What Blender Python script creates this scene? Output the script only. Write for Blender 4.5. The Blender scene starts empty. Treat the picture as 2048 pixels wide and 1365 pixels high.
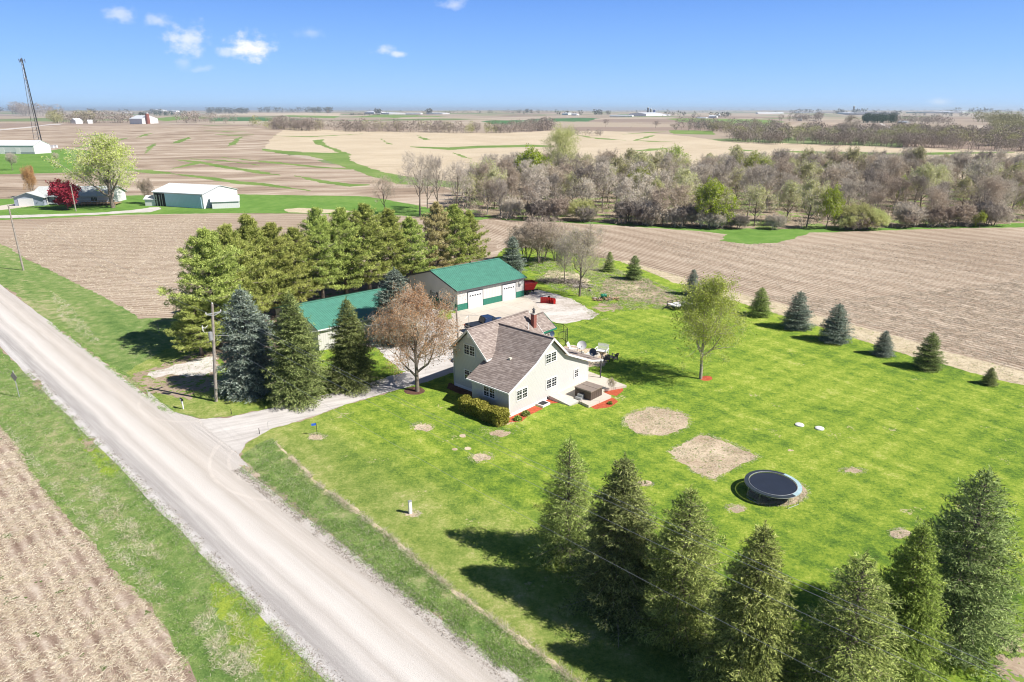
import bpy, math, random
import numpy as np
from mathutils import noise as mnoise, Vector
from mathutils.geometry import delaunay_2d_cdt
R = math.radians
sc = bpy.context.scene

# ------------------------------------------------------------ camera, sky, sun
CAM_H, PITCH, FPX = 28.0, math.atan(463.0/1367.0), 1367.0
cd = bpy.data.cameras.new("camera"); cam = bpy.data.objects.new("camera", cd)
sc.collection.objects.link(cam); sc.camera = cam
cam.location = (0, 0, CAM_H); cam.rotation_euler = (math.pi/2-PITCH, 0, 0)
cd.sensor_width = 36; cd.lens = 36*FPX/2048; cd.clip_start = 0.5; cd.clip_end = 80000
SUN_EL, SUN_AZ = 45.0, -20.0          # azimuth: degrees from +x, towards +y
wd = bpy.data.worlds.new("World"); sc.world = wd; wd.use_nodes = True
wt = wd.node_tree; wt.nodes.clear()
def wn(t, **k):
    n = wt.nodes.new(t)
    for a, b in k.items(): setattr(n, a, b)
    return n
wo = wn('ShaderNodeOutputWorld'); wb = wn('ShaderNodeBackground'); wb.inputs[1].default_value = 0.1
sky = wn('ShaderNodeTexSky'); sky.sky_type = 'NISHITA'; sky.sun_disc = False
sky.sun_elevation = R(SUN_EL); sky.sun_rotation = R(90-SUN_AZ)
sky.altitude = 300; sky.air_density = 1.0; sky.dust_density = 0.25; sky.ozone_density = 3.0
wt.links.new(wb.outputs[0], wo.inputs[0])
hs = wn('ShaderNodeHueSaturation'); hs.inputs['Saturation'].default_value = 1.12; hs.inputs['Value'].default_value = 1.25
wt.links.new(sky.outputs[0], hs.inputs['Color'])
# a few fair-weather clouds, fixed in the sky by direction
tcw = wn('ShaderNodeTexCoord'); sep = wn('ShaderNodeSeparateXYZ'); wt.links.new(tcw.outputs['Generated'], sep.inputs[0])
def wm(op, a, b=None, c=None):
    n = wn('ShaderNodeMath', operation=op)
    for i, v in enumerate((a, b, c)):
        if v is None: continue
        if isinstance(v, (int, float)): n.inputs[i].default_value = v
        else: wt.links.new(v, n.inputs[i])
    return n.outputs[0]
sx = wm('DIVIDE', sep.outputs[0], wm('MAXIMUM', sep.outputs[1], 0.05))
sz = wm('DIVIDE', sep.outputs[2], wm('MAXIMUM', sep.outputs[1], 0.05))
cmb = wn('ShaderNodeCombineXYZ'); wt.links.new(sx, cmb.inputs[0]); wt.links.new(wm('MULTIPLY', sz, 1.5), cmb.inputs[1])
cno = wn('ShaderNodeTexNoise'); cno.inputs['Scale'].default_value = 42; cno.inputs['Detail'].default_value = 7; cno.inputs['Roughness'].default_value = 0.6
wt.links.new(cmb.outputs[0], cno.inputs['Vector'])
def cdir(px, py):
    u = (px-1024)/FPX; v = (682.5-py)/FPX; c, s = math.cos(PITCH), math.sin(PITCH)
    return u/(c+v*s), (-s+v*c)/(c+v*s)
cl = None
for (px, py, rx, ry, st) in [(503,96,48,26,1.0),(372,80,44,30,.62),(450,105,22,10,.42),(240,28,34,16,.42),(315,42,32,12,.4),(768,100,22,10,.5),
                             (795,108,18,6,.55),(912,10,28,10,.4),(620,66,30,10,.22),(405,138,24,9,.28),(368,125,18,16,.22),(1880,204,30,8,.3),(120,-40,60,20,.4),(1500,-120,90,30,.5)]:
    ax, az = cdir(px, py); rx2 = rx/FPX*1.0; ry2 = ry/FPX*1.0
    ex = wm('DIVIDE', wm('SUBTRACT', sx, ax), rx2); ez = wm('DIVIDE', wm('SUBTRACT', sz, az), ry2)
    r = wm('SQRT', wm('ADD', wm('MULTIPLY', ex, ex), wm('MULTIPLY', ez, ez)))
    f = wm('SUBTRACT', 1.3, r)
    f = wm('ADD', f, wm('MULTIPLY', wm('SUBTRACT', cno.outputs[0], 0.5), 2.5))
    mr = wn('ShaderNodeMapRange'); mr.interpolation_type = 'SMOOTHSTEP'; mr.inputs['From Min'].default_value = 0.15; mr.inputs['From Max'].default_value = 1.35
    mr.inputs['To Max'].default_value = st; wt.links.new(f, mr.inputs['Value'])
    near = wm('LESS_THAN', r, 2.4); o = wm('MULTIPLY', mr.outputs[0], near)
    cl = o if cl is None else wm('MAXIMUM', cl, o)
gr = wn('ShaderNodeValToRGB'); ge_ = gr.color_ramp.elements; ge_.new(.12); ge_.new(.3); ge_.new(.5)
for k_, (p_, c_) in enumerate([(0,(2.3,4.1,6.6)),(.06,(1.5,3.15,6.4)),(.17,(.62,1.75,5.4)),(.32,(.36,.72,1.5)),(1,(.24,.38,.75))]): ge_[k_].position = p_; ge_[k_].color = (*c_, 1)
wt.links.new(sep.outputs[2], gr.inputs[0])
skymix = wn('ShaderNodeMix', data_type='RGBA'); skymix.inputs[0].default_value = .9; wt.links.new(hs.outputs[0], skymix.inputs[6]); wt.links.new(gr.outputs[0], skymix.inputs[7])
mixc = wn('ShaderNodeMix', data_type='RGBA'); wt.links.new(cl, mixc.inputs[0]); wt.links.new(skymix.outputs[2], mixc.inputs[6]); mixc.inputs[7].default_value = (7.0, 6.9, 6.8, 1)
wt.links.new(mixc.outputs[2], wb.inputs[0])

sd = bpy.data.lights.new("sun", 'SUN'); so = bpy.data.objects.new("sun", sd); sc.collection.objects.link(so)
sd.energy = 5.0; sc.cycles.filter_width = 1.1; sd.angle = R(0.53); sd.color = (1.0, 0.95, 0.88)
sv = Vector((math.cos(R(SUN_AZ))*math.cos(R(SUN_EL)), math.sin(R(SUN_AZ))*math.cos(R(SUN_EL)), math.sin(R(SUN_EL))))
so.rotation_euler = sv.to_track_quat('Z', 'Y').to_euler(); so.location = (60, -30, 90)
sc.view_settings.view_transform = 'Standard'; sc.view_settings.look = 'None'
sc.view_settings.exposure = 0.72; sc.view_settings.gamma = 1.0
sc.cycles.max_bounces = 5; sc.cycles.diffuse_bounces = 3; sc.cycles.glossy_bounces = 2; sc.cycles.transmission_bounces = 2
sc.cycles.transparent_max_bounces = 6; sc.cycles.volume_bounces = 0

# ------------------------------------------------------------ helpers
COL = sc.collection
def smooth(a, b, x): t = np.clip((x-a)/(b-a), 0, 1); return t*t*(3-2*t)
def hgt(x, y):
    x = np.asarray(x, float); y = np.asarray(y, float); D = np.hypot(x, y-60)
    r = smooth(240, 650, D); r2 = smooth(2600, 5200, D)
    h = r*(1.7*np.sin(x/95+1.3+y/260)+1.5*np.sin(y/120+x/310+.4)+.8*np.sin((x+y)/61))
    return h + r2*(7*np.sin(x/800+2)+6*np.sin(y/1000+1+x/2500))
def ray(px, py):
    u = (px-1024)/FPX; v = (682.5-py)/FPX; c, s = math.cos(PITCH), math.sin(PITCH)
    return u, c+v*s, -s+v*c
def G(px, py, z=None):                 # where a surveyed sight line meets the ground
    d = ray(px, py); zz = 0.0 if z is None else z
    for _ in range(1 if z is not None else 25):
        t = (zz-CAM_H)/d[2]; x, y = d[0]*t, d[1]*t
        if z is None:
            n = float(hgt(x, y))
            if abs(n-zz) < 1e-3: break
            zz = zz*.3+n*.7
    return (x, y, zz)
def tag(o, label=None, cat=None, group=None, kind=None):
    if label: o['label'] = label
    if cat: o['category'] = cat
    if group: o['group'] = group
    if kind: o['kind'] = kind
    return o
def thing(name, label, cat, loc=(0,0,0), rz=0., group=None):
    o = bpy.data.objects.new(name, None); COL.objects.link(o); o.empty_display_size = .3
    o.location = loc; o.rotation_euler = (0, 0, rz); return tag(o, label, cat, group)
def mesh_np(name, V, F, mats, midx=None, smooth_=False):
    V = np.asarray(V, np.float32); F = np.asarray(F, np.int32); k = F.shape[1]
    me = bpy.data.meshes.new(name); me.vertices.add(len(V)); me.vertices.foreach_set('co', V.ravel())
    me.loops.add(F.size); me.loops.foreach_set('vertex_index', F.ravel())
    me.polygons.add(len(F)); me.polygons.foreach_set('loop_start', np.arange(0, F.size, k, dtype=np.int32))
    if midx is not None: me.polygons.foreach_set('material_index', np.asarray(midx, np.int32))
    if smooth_: me.polygons.foreach_set('use_smooth', np.ones(len(F), bool))
    for m in (mats if isinstance(mats, (list, tuple)) else [mats]): me.materials.append(m)
    me.update(calc_edges=True); return me
def link(name, me, parent=None):
    o = bpy.data.objects.new(name, me); COL.objects.link(o)
    if parent is not None: o.parent = parent
    return o
class MB:
    def __init__(s): s.v = []; s.f = []; s.cut = []
    def add(s, vs, fs):
        n = len(s.v); s.cut.append((n, len(s.f))); s.v += [tuple(map(float, p)) for p in vs]; s.f += [tuple(i+n for i in f) for f in fs]; return s
    def box(s, x0, x1, y0, y1, z0, z1):
        return s.add([(x0,y0,z0),(x1,y0,z0),(x1,y1,z0),(x0,y1,z0),(x0,y0,z1),(x1,y0,z1),(x1,y1,z1),(x0,y1,z1)],
                     [(3,2,1,0),(4,5,6,7),(0,1,5,4),(1,2,6,5),(2,3,7,6),(3,0,4,7)])
    def beam(s, p, q, w, h, up=(0,0,1)):
        p, q, up = Vector(p), Vector(q), Vector(up); d = (q-p).normalized(); a = d.cross(up)
        if a.length < 1e-4: a = d.cross(Vector((1,0,0)))
        a.normalize(); b = a.cross(d).normalized(); a *= w/2; b *= h/2
        return s.add([p-a-b, p+a-b, p+a+b, p-a+b, q-a-b, q+a-b, q+a+b, q-a+b],
                     [(0,1,2,3),(7,6,5,4),(0,4,5,1),(1,5,6,2),(2,6,7,3),(3,7,4,0)])
    def prism(s, poly, axis, a0, a1):     # poly in the two other axes
        n = len(poly)
        def P(c, t): return {0: (t, c[0], c[1]), 1: (c[0], t, c[1]), 2: (c[0], c[1], t)}[axis]
        return s.add([P(c, a0) for c in poly]+[P(c, a1) for c in poly],
                     [tuple(range(n))[::-1], tuple(range(n, 2*n))]+[(i, (i+1)%n, n+(i+1)%n, n+i) for i in range(n)])
    def slab(s, quad, t):                 # sheet of 4 points thickened downwards
        q = [Vector(p) for p in quad]; b = [p-Vector((0,0,t)) for p in q]; n = len(q)
        return s.add(q+b, [tuple(range(n)), tuple(range(n, 2*n))[::-1]]+[(i, n+i, n+(i+1)%n, (i+1)%n) for i in range(n)])
    def tube(s, pts, rad, n=8, cap=True):
        pts = [Vector(p) for p in pts]; m = len(pts)
        if not hasattr(rad, '__len__'): rad = [rad]*m
        vs = []
        for i, p in enumerate(pts):
            d = (pts[min(i+1, m-1)]-pts[max(i-1, 0)]).normalized()
            a = d.cross(Vector((0,0,1)) if abs(d.z) < .9 else Vector((1,0,0))).normalized(); b = d.cross(a)
            vs += [p+(a*math.cos(2*math.pi*k/n)+b*math.sin(2*math.pi*k/n))*rad[i] for k in range(n)]
        fs = [(i*n+k, i*n+(k+1)%n, (i+1)*n+(k+1)%n, (i+1)*n+k) for i in range(m-1) for k in range(n)]
        if cap: fs += [tuple(range(n))[::-1], tuple((m-1)*n+k for k in range(n))]
        return s.add(vs, fs)
    def lathe(s, prof, n=24, c=(0,0,0), axis=None):
        from mathutils import Quaternion
        q = Vector((0,0,1)).rotation_difference(Vector(axis)) if axis else None; vs = []
        for r, z in prof:
            for k in range(n):
                p = Vector((r*math.cos(2*math.pi*k/n), r*math.sin(2*math.pi*k/n), z))
                if q: p = q @ p
                vs.append(p+Vector(c))
        m = len(prof)
        return s.add(vs, [(i*n+k, i*n+(k+1)%n, (i+1)*n+(k+1)%n, (i+1)*n+k) for i in range(m-1) for k in range(n)]+[tuple(range(n))[::-1], tuple((m-1)*n+k for k in range(n))])
    def each(s, name, mat, parent=None):
        # every piece added becomes an object of its own
        m = len(s.cut)
        for i, (v0, f0) in enumerate(s.cut):
            v1, f1 = s.cut[i+1] if i+1 < m else (len(s.v), len(s.f)); q = MB(); q.v = s.v[v0:v1]; q.f = [tuple(k-v0 for k in f) for f in s.f[f0:f1]]; o = q.build(name, mat, parent)
        return o
    def build(s, name, mat, parent=None, bevel=0, sm=False):
        me = bpy.data.meshes.new(name); me.from_pydata(s.v, [], s.f)
        for m in (mat if isinstance(mat, (list, tuple)) else [mat]): me.materials.append(m)
        me.update()
        import bmesh
        b = bmesh.new(); b.from_mesh(me); bmesh.ops.recalc_face_normals(b, faces=b.faces)
        if bevel: bmesh.ops.bevel(b, geom=b.edges[:]+b.verts[:], offset=bevel, segments=2, affect='EDGES', clamp_overlap=True)
        b.to_mesh(me); b.free()
        if sm:
            me.polygons.foreach_set('use_smooth', [True]*len(me.polygons))
            try: me.set_sharp_from_angle(angle=R(35))
            except Exception: pass
        return link(name, me, parent)

# ------------------------------------------------------------ materials
def newmat(name):
    m = bpy.data.materials.new(name); m.use_nodes = True; t = m.node_tree; t.nodes.clear()
    o = t.nodes.new('ShaderNodeOutputMaterial'); b = t.nodes.new('ShaderNodeBsdfPrincipled')
    t.links.new(b.outputs[0], o.inputs[0]); b.inputs['Specular IOR Level'].default_value = .25
    return m, t, b, o
def rampn(t, stops, fac):
    r = t.nodes.new('ShaderNodeValToRGB'); e = r.color_ramp.elements
    while len(e) < len(stops): e.new(.5)
    for k, (p, c) in enumerate(stops): e[k].position = p; e[k].color = (*c, 1)
    t.links.new(fac, r.inputs[0]); return r.outputs[0]
def mth(t, op, a, b=None, c=None):
    n = t.nodes.new('ShaderNodeMath'); n.operation = op
    for i, v in enumerate((a, b, c)):
        if v is None: continue
        if isinstance(v, (int, float)): n.inputs[i].default_value = v
        else: t.links.new(v, n.inputs[i])
    return n.outputs[0]
def objco(t): return t.nodes.new('ShaderNodeTexCoord').outputs['Object']
def nz(t, co, scale, detail=4, rough=.6, dist=0., stretch=None, rot=0):
    if stretch or rot:
        mp = t.nodes.new('ShaderNodeMapping'); mp.vector_type = 'TEXTURE' if False else 'POINT'
        mp.inputs['Rotation'].default_value = (0, 0, rot); mp.inputs['Scale'].default_value = stretch or (1,1,1)
        # rotate first, then stretch
        mr = t.nodes.new('ShaderNodeMapping'); mr.inputs['Rotation'].default_value = (0, 0, rot); t.links.new(co, mr.inputs[0])
        mp.inputs['Rotation'].default_value = (0, 0, 0); t.links.new(mr.outputs[0], mp.inputs[0]); co = mp.outputs[0]
    n = t.nodes.new('ShaderNodeTexNoise'); n.inputs['Scale'].default_value = scale; n.inputs['Detail'].default_value = detail
    n.inputs['Roughness'].default_value = rough; n.inputs['Distortion'].default_value = dist; t.links.new(co, n.inputs['Vector']); return n.outputs[0]
def layered(t, co, layers, base=.5):
    v = None
    for l in layers:
        sc_, w = l[0], l[1]; kw = l[2] if len(l) > 2 else {}
        x = mth(t, 'MULTIPLY', mth(t, 'SUBTRACT', nz(t, co, sc_, **kw), .5), w*2.2)
        v = x if v is None else mth(t, 'ADD', v, x)
    return mth(t, 'ADD', v, base)
def bump(t, b, h, strength, dist=.05):
    n = t.nodes.new('ShaderNodeBump'); n.inputs['Strength'].default_value = strength; n.inputs['Distance'].default_value = dist
    t.links.new(h, n.inputs['Height']); t.links.new(n.outputs[0], b.inputs['Normal']); return n
def dotp(t, co, vec):
    n = t.nodes.new('ShaderNodeVectorMath'); n.operation = 'DOT_PRODUCT'; t.links.new(co, n.inputs[0]); n.inputs[1].default_value = vec; return n.outputs['Value']
def mixrgb(t, fac, a, b, mode='MIX'):
    n = t.nodes.new('ShaderNodeMix'); n.data_type = 'RGBA'; n.blend_type = mode
    for s, v in ((n.inputs[0], fac), (n.inputs[6], a), (n.inputs[7], b)):
        if isinstance(v, (int, float)): s.default_value = v
        elif isinstance(v, tuple): s.default_value = (*v, 1)
        else: t.links.new(v, s)
    return n.outputs[2]
def ground_mat(name, stops, layers, rough=.95, bmp=(6, .5, .06), stripes=(), specks=None):
    m, t, b, o = newmat(name); co = objco(t); v = layered(t, co, layers)
    for (ang, period, w, dis) in stripes:      # rows, wheel marks or painted hillshade bands running along a heading
        d = (-math.sin(R(ang)), math.cos(R(ang)), 0)
        x = dotp(t, co, d)
        if dis: x = mth(t, 'ADD', x, mth(t, 'MULTIPLY', mth(t, 'SUBTRACT', nz(t, co, .012 if dis > 3 else .2, detail=2), .5), dis))
        s = mth(t, 'SINE', mth(t, 'MULTIPLY', x, 2*math.pi/period))
        v = mth(t, 'ADD', v, mth(t, 'MULTIPLY', s, mth(t, 'MULTIPLY', nz(t, co, .25, detail=3), w*2)))
    c = rampn(t, stops, v)
    if specks:
        for (sc_, th, colr) in specks:
            f = mth(t, 'GREATER_THAN', nz(t, co, sc_, detail=2), th); c = mixrgb(t, f, c, colr)
    t.links.new(c, b.inputs['Base Color']); b.inputs['Roughness'].default_value = rough; b.inputs['Specular IOR Level'].default_value = .1
    if bmp: bump(t, b, nz(t, co, bmp[0], detail=5, rough=.7), bmp[1], bmp[2])
    return m
def plain(name, col, rough=.6, metal=0., var=.0, vs=3., spec=.3, bmp=None, coat=0):
    m, t, b, o = newmat(name); b.inputs['Roughness'].default_value = rough; b.inputs['Metallic'].default_value = metal
    b.inputs['Specular IOR Level'].default_value = spec; b.inputs['Coat Weight'].default_value = coat
    if var:
        co = objco(t); n = nz(t, co, vs, detail=5)
        a = tuple(max(0, c*(1-var)) for c in col); d = tuple(min(1, c*(1+var)) for c in col)
        t.links.new(rampn(t, [(.3, a), (.7, d)], n), b.inputs['Base Color'])
        if bmp: bump(t, b, nz(t, co, bmp[0]), bmp[1], .03)
    else: b.inputs['Base Color'].default_value = (*col, 1)
    return m
def foliage(name, cols, trans=.25, vs=.8, hue=.03, val=.35, rough=.7):
    """leaf or needle material: colour wanders through the crown and from tree to tree"""
    m, t, b, o = newmat(name); co = objco(t); gi = t.nodes.new('ShaderNodeObjectInfo')
    rn = t.nodes.new('ShaderNodeTexWhiteNoise'); ge = t.nodes.new('ShaderNodeNewGeometry')
    rn.noise_dimensions = '1D'; t.links.new(ge.outputs['Random Per Island'], rn.inputs['W'])
    v = mth(t, 'ADD', mth(t, 'MULTIPLY', nz(t, co, vs, detail=3), .6), mth(t, 'MULTIPLY', rn.outputs[0], .45))
    c = rampn(t, [(.2+.6*i/(len(cols)-1), k) for i, k in enumerate(cols)], v)
    h = t.nodes.new('ShaderNodeHueSaturation'); t.links.new(c, h.inputs['Color'])
    t.links.new(mth(t, 'ADD', mth(t, 'MULTIPLY', gi.outputs['Random'], hue), .5-hue/2), h.inputs['Hue'])
    t.links.new(mth(t, 'ADD', mth(t, 'MULTIPLY', gi.outputs['Random'], val), 1-val/2), h.inputs['Value'])
    t.links.new(h.outputs[0], b.inputs['Base Color']); b.inputs['Roughness'].default_value = rough; b.inputs['Specular IOR Level'].default_value = .15
    if trans:
        tr = t.nodes.new('ShaderNodeBsdfTranslucent'); t.links.new(h.outputs[0], tr.inputs[0]); mx = t.nodes.new('ShaderNodeMixShader'); mx.inputs[0].default_value = trans
        t.links.new(b.outputs[0], mx.inputs[1]); t.links.new(tr.outputs[0], mx.inputs[2]); t.links.new(mx.outputs[0], o.inputs[0])
    return m
def siding(name, col, pitch=.13, vertical=None, groove=.55):
    """lap siding (courses along z) or ribbed metal (vertical = list of horizontal axes)"""
    m, t, b, o = newmat(name); co = objco(t); sp = t.nodes.new('ShaderNodeSeparateXYZ'); t.links.new(co, sp.inputs[0])
    if vertical is None: x = sp.outputs[2]
    else: x = mth(t, 'ADD', sp.outputs[0], sp.outputs[1])
    fr = mth(t, 'FRACT', mth(t, 'DIVIDE', x, pitch))
    line = mth(t, 'LESS_THAN', fr, .16)
    n = mth(t, 'MULTIPLY', nz(t, co, .9, detail=5), .12)
    base = rampn(t, [(.0, tuple(c*.93 for c in col)), (.12, tuple(min(1, c*1.03) for c in col))], n)
    c = mixrgb(t, mth(t, 'MULTIPLY', line, groove), base, tuple(c*.55 for c in col))
    t.links.new(c, b.inputs['Base Color']); b.inputs['Roughness'].default_value = .55
    bump(t, b, fr, .4, .02); return m
def shingle(name):
    m, t, b, o = newmat(name); co = objco(t); sp = t.nodes.new('ShaderNodeSeparateXYZ'); t.links.new(co, sp.inputs[0])
    z = sp.outputs[2]; row = mth(t, 'DIVIDE', z, .115)
    fl = mth(t, 'FLOOR', row); fr = mth(t, 'FRACT', row)
    cx = t.nodes.new('ShaderNodeCombineXYZ'); s1 = mth(t, 'ADD', sp.outputs[0], sp.outputs[1])
    t.links.new(mth(t, 'FLOOR', mth(t, 'ADD', mth(t, 'MULTIPLY', s1, 3.1), mth(t, 'MULTIPLY', fl, .37))), cx.inputs[0]); t.links.new(fl, cx.inputs[1])
    w = t.nodes.new('ShaderNodeTexWhiteNoise'); w.noise_dimensions = '2D'; t.links.new(cx.outputs[0], w.inputs['Vector'])
    v = mth(t, 'ADD', mth(t, 'MULTIPLY', w.outputs[0], .42), mth(t, 'MULTIPLY', nz(t, co, 9, detail=6, rough=.75), .5))
    c = rampn(t, [(.15, (.17,.135,.12)), (.45, (.27,.22,.195)), (.75, (.37,.315,.285)), (1, (.46,.40,.365))], v)
    c = mixrgb(t, mth(t, 'MULTIPLY', mth(t, 'LESS_THAN', fr, .22), .55), c, (.07,.055,.05))
    t.links.new(c, b.inputs['Base Color']); b.inputs['Roughness'].default_value = .95; bump(t, b, fr, .35, .02); return m
M = {}
M['white'] = plain('white_trim', (.72,.71,.69), .5, var=.05)
M['green_trim'] = plain('green_metal', (.02,.16,.10), .4, var=.1)
M['green_roof'] = plain('green_roof_metal', (.085,.25,.185), .42, var=.14, vs=1.2, spec=.4)
M['white_roof'] = plain('pale_roof_metal', (.62,.64,.66), .4, var=.06, vs=.5)
M['siding'] = siding('cream_lap_siding', (.555,.545,.525))
M['ribbed'] = siding('white_ribbed_metal', (.57,.555,.53), .3, True, .6)
M['ribbed_green'] = siding('green_ribbed_metal', (.03,.17,.12), .3, True, .5)
M['white_wall'] = siding('far_white_metal', (.66,.66,.66), .6, True, .15)
M['blue_door'] = siding('weathered_blue_metal', (.42,.60,.70), .5, True, .25)
M['shingle'] = shingle('brown_shingle')
M['glass'] = plain('window_glass', (.02,.025,.03), .06, spec=.6)
M['conc'] = plain('concrete_light', (.52,.49,.44), .9, var=.12, vs=1.5)
M['black'] = plain('black_metal', (.02,.02,.022), .5)
M['darkgrey'] = plain('dark_grey', (.07,.07,.075), .6, var=.2)
M['galv'] = plain('galvanised', (.42,.43,.44), .45, .5, var=.1)
M['pole'] = plain('weathered_pole', (.30,.265,.23), .9, var=.25, vs=4)
M['red'] = plain('red_paint', (.52,.018,.015), .35, spec=.5, var=.1)
M['rubber'] = plain('rubber', (.015,.015,.015), .9)
M['navy'] = plain('navy_car_paint', (.012,.022,.06), .22, spec=.6, coat=.5)
M['brick'] = plain('red_brick', (.25,.095,.075), .9, var=.35, vs=9)
M['wood'] = plain('split_wood', (.36,.24,.15), .9, var=.35, vs=6)
M['greybark'] = plain('grey_bark', (.17,.14,.115), .95, var=.3, vs=3, bmp=(8,.5))
M['palebark'] = plain('pale_bark', (.30,.265,.23), .95, var=.25, vs=3, bmp=(8,.5))
M['twig_grey'] = foliage('grey_twigs', [(.30,.26,.215),(.51,.45,.375),(.68,.61,.52)], 0, .3, .02, .5)
M['twig_pink'] = foliage('pinkish_twigs', [(.27,.215,.165),(.45,.37,.29),(.61,.52,.42)], 0, .3, .02, .4)
M['twig_dark'] = foliage('dark_twigs', [(.17,.145,.12),(.30,.26,.22),(.42,.37,.32)], 0, .3, .02, .4)
M['bud_orange'] = foliage('orange_buds', [(.27,.12,.06),(.46,.24,.125),(.56,.36,.20)], .3, .5)
M['bud_green'] = foliage('olive_buds', [(.36,.37,.15),(.54,.55,.24),(.70,.70,.36)], .35, .3, .03, .4)
M['leaf_spring'] = foliage('spring_leaves', [(.30,.36,.08),(.50,.56,.14),(.68,.72,.24)], .4, .5)
M['leaf_fresh'] = foliage('fresh_leaves', [(.30,.40,.06),(.50,.62,.12),(.68,.78,.22)], .45, .5)
M['leaf_lime'] = foliage('lime_leaves', [(.20,.27,.02),(.36,.46,.03),(.50,.60,.06)], .4, .4)
M['leaf_red'] = foliage('crimson_leaves', [(.16,.012,.03),(.38,.035,.08),(.58,.09,.14)], .3, .5)
M['needle_dark'] = foliage('dark_needles', [(.04,.06,.02),(.17,.22,.07),(.47,.54,.20)], .12, .9, .03, .3)  # wide ramp puts sunlit tips and shaded interior into the needle colour
M['needle_olive'] = foliage('olive_needles', [(.045,.065,.02),(.21,.27,.065),(.56,.62,.20)], .12, .9, .03, .3)  # lit tips and dark inner shade put into this ramp too
M['needle_green'] = foliage('green_needles', [(.045,.085,.015),(.21,.31,.055),(.52,.65,.14)], .12, .8, .02, .3)  # high end brightened to stand for sunlit tips, low end for inner shade
M['needle_blue'] = foliage('blue_needles', [(.045,.07,.05),(.19,.24,.19),(.46,.52,.43)], .1, .9, .02, .3)
M['needle_pine'] = foliage('pine_needles', [(.09,.125,.03),(.36,.42,.10),(.64,.68,.22)], .15, .35, .03, .3)
M['needle_tan'] = foliage('browning_needles', [(.22,.19,.07),(.52,.46,.21),(.74,.66,.36)], .15, .4, .03, .2)
M['dead_twig'] = foliage('dead_twigs', [(.14,.11,.085),(.30,.25,.20),(.46,.39,.32)], 0, .9, .01, .2)
M['hedge'] = foliage('hedge_leaves', [(.10,.12,.015),(.36,.37,.06),(.64,.61,.15)], .25, 1.5)
M['grass_tuft'] = foliage('tuft_grass', [(.10,.18,.045),(.22,.34,.085),(.40,.50,.17)], .3, .4)
M['dry_tuft'] = foliage('dry_grass', [(.42,.35,.24),(.62,.54,.42),(.78,.71,.60)], .3, .5)

# ------------------------------------------------------------ foliage generators
rng = np.random.default_rng(7)
def unit(a): return a/np.maximum(np.linalg.norm(a, axis=-1, keepdims=True), 1e-9)
def quads(P, D, L, W, taper=.35, flat=0.):
    """one narrow quad per row, along D, random roll; flat > 0 turns the faces towards the sky"""
    n = len(P); D = unit(D); L = np.broadcast_to(L, (n,)); W = np.broadcast_to(W, (n,))
    rv = unit(rng.normal(size=(n, 3)))
    if flat: rv = unit(rv*(1-flat)*1.2+np.array([0, 0, 1.])*flat)
    r = unit(np.cross(D, rv))
    a = P-r*W[:, None]*.5; b = P+r*W[:, None]*.5; e = P+D*L[:, None]
    V = np.stack([a, b, e+r*(W*taper*.5)[:, None], e-r*(W*taper*.5)[:, None]], 1).reshape(-1, 3)
    return V, np.arange(4*n).reshape(n, 4)
def join(parts):
    Vs, Fs, Ms, n = [], [], [], 0
    for p in parts:
        V, F = p[0], p[1]; Vs.append(V); Fs.append(F+n); Ms.append(np.full(len(F), p[2] if len(p) > 2 else 0)); n += len(V)
    return np.concatenate(Vs), np.concatenate(Fs), np.concatenate(Ms)
def strips(A, B, ra, rb, n=3):
    """thin limb segments as n-sided prisms, quads"""
    A = np.asarray(A, float); B = np.asarray(B, float); ra = np.asarray(ra, float); rb = np.asarray(rb, float)
    D = unit(B-A); h = np.where(np.abs(D[:, 2:3]) < .9, np.array([[0, 0, 1.]]), np.array([[1., 0, 0]]))
    a = unit(np.cross(D, h)); b = np.cross(D, a); V = []
    for C, r in ((A, ra), (B, rb)):
        for k in range(n):
            t = 2*math.pi*k/n; V.append(C+(a*math.cos(t)+b*math.sin(t))*r[:, None])
    V = np.stack(V, 1).reshape(-1, 3); m = len(A)
    F = np.stack([np.stack([np.full(m, k), np.full(m, (k+1) % n), np.full(m, n+(k+1) % n), np.full(m, n+k)], 1)+(np.arange(m)*2*n)[:, None] for k in range(n)], 1).reshape(-1, 4)
    return V, F
def trunk_mesh(name, H, r0, mat, lean=(0, 0)):
    mb = MB(); k = 9
    mb.tube([(lean[0]*(i/k)**1.5+.04*math.sin(i*1.7), lean[1]*(i/k)**1.5+.04*math.cos(i*2.3), -.15+H*i/k) for i in range(k+1)], [r0*(1.25 if i == 0 else 1)*(1-i/k)**.8+.015 for i in range(k+1)], 9)
    me = bpy.data.meshes.new(name); me.from_pydata(mb.v, [], mb.f); me.materials.append(mat); me.update()
    me.polygons.foreach_set('use_smooth', [True]*len(me.polygons)); return me
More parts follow.
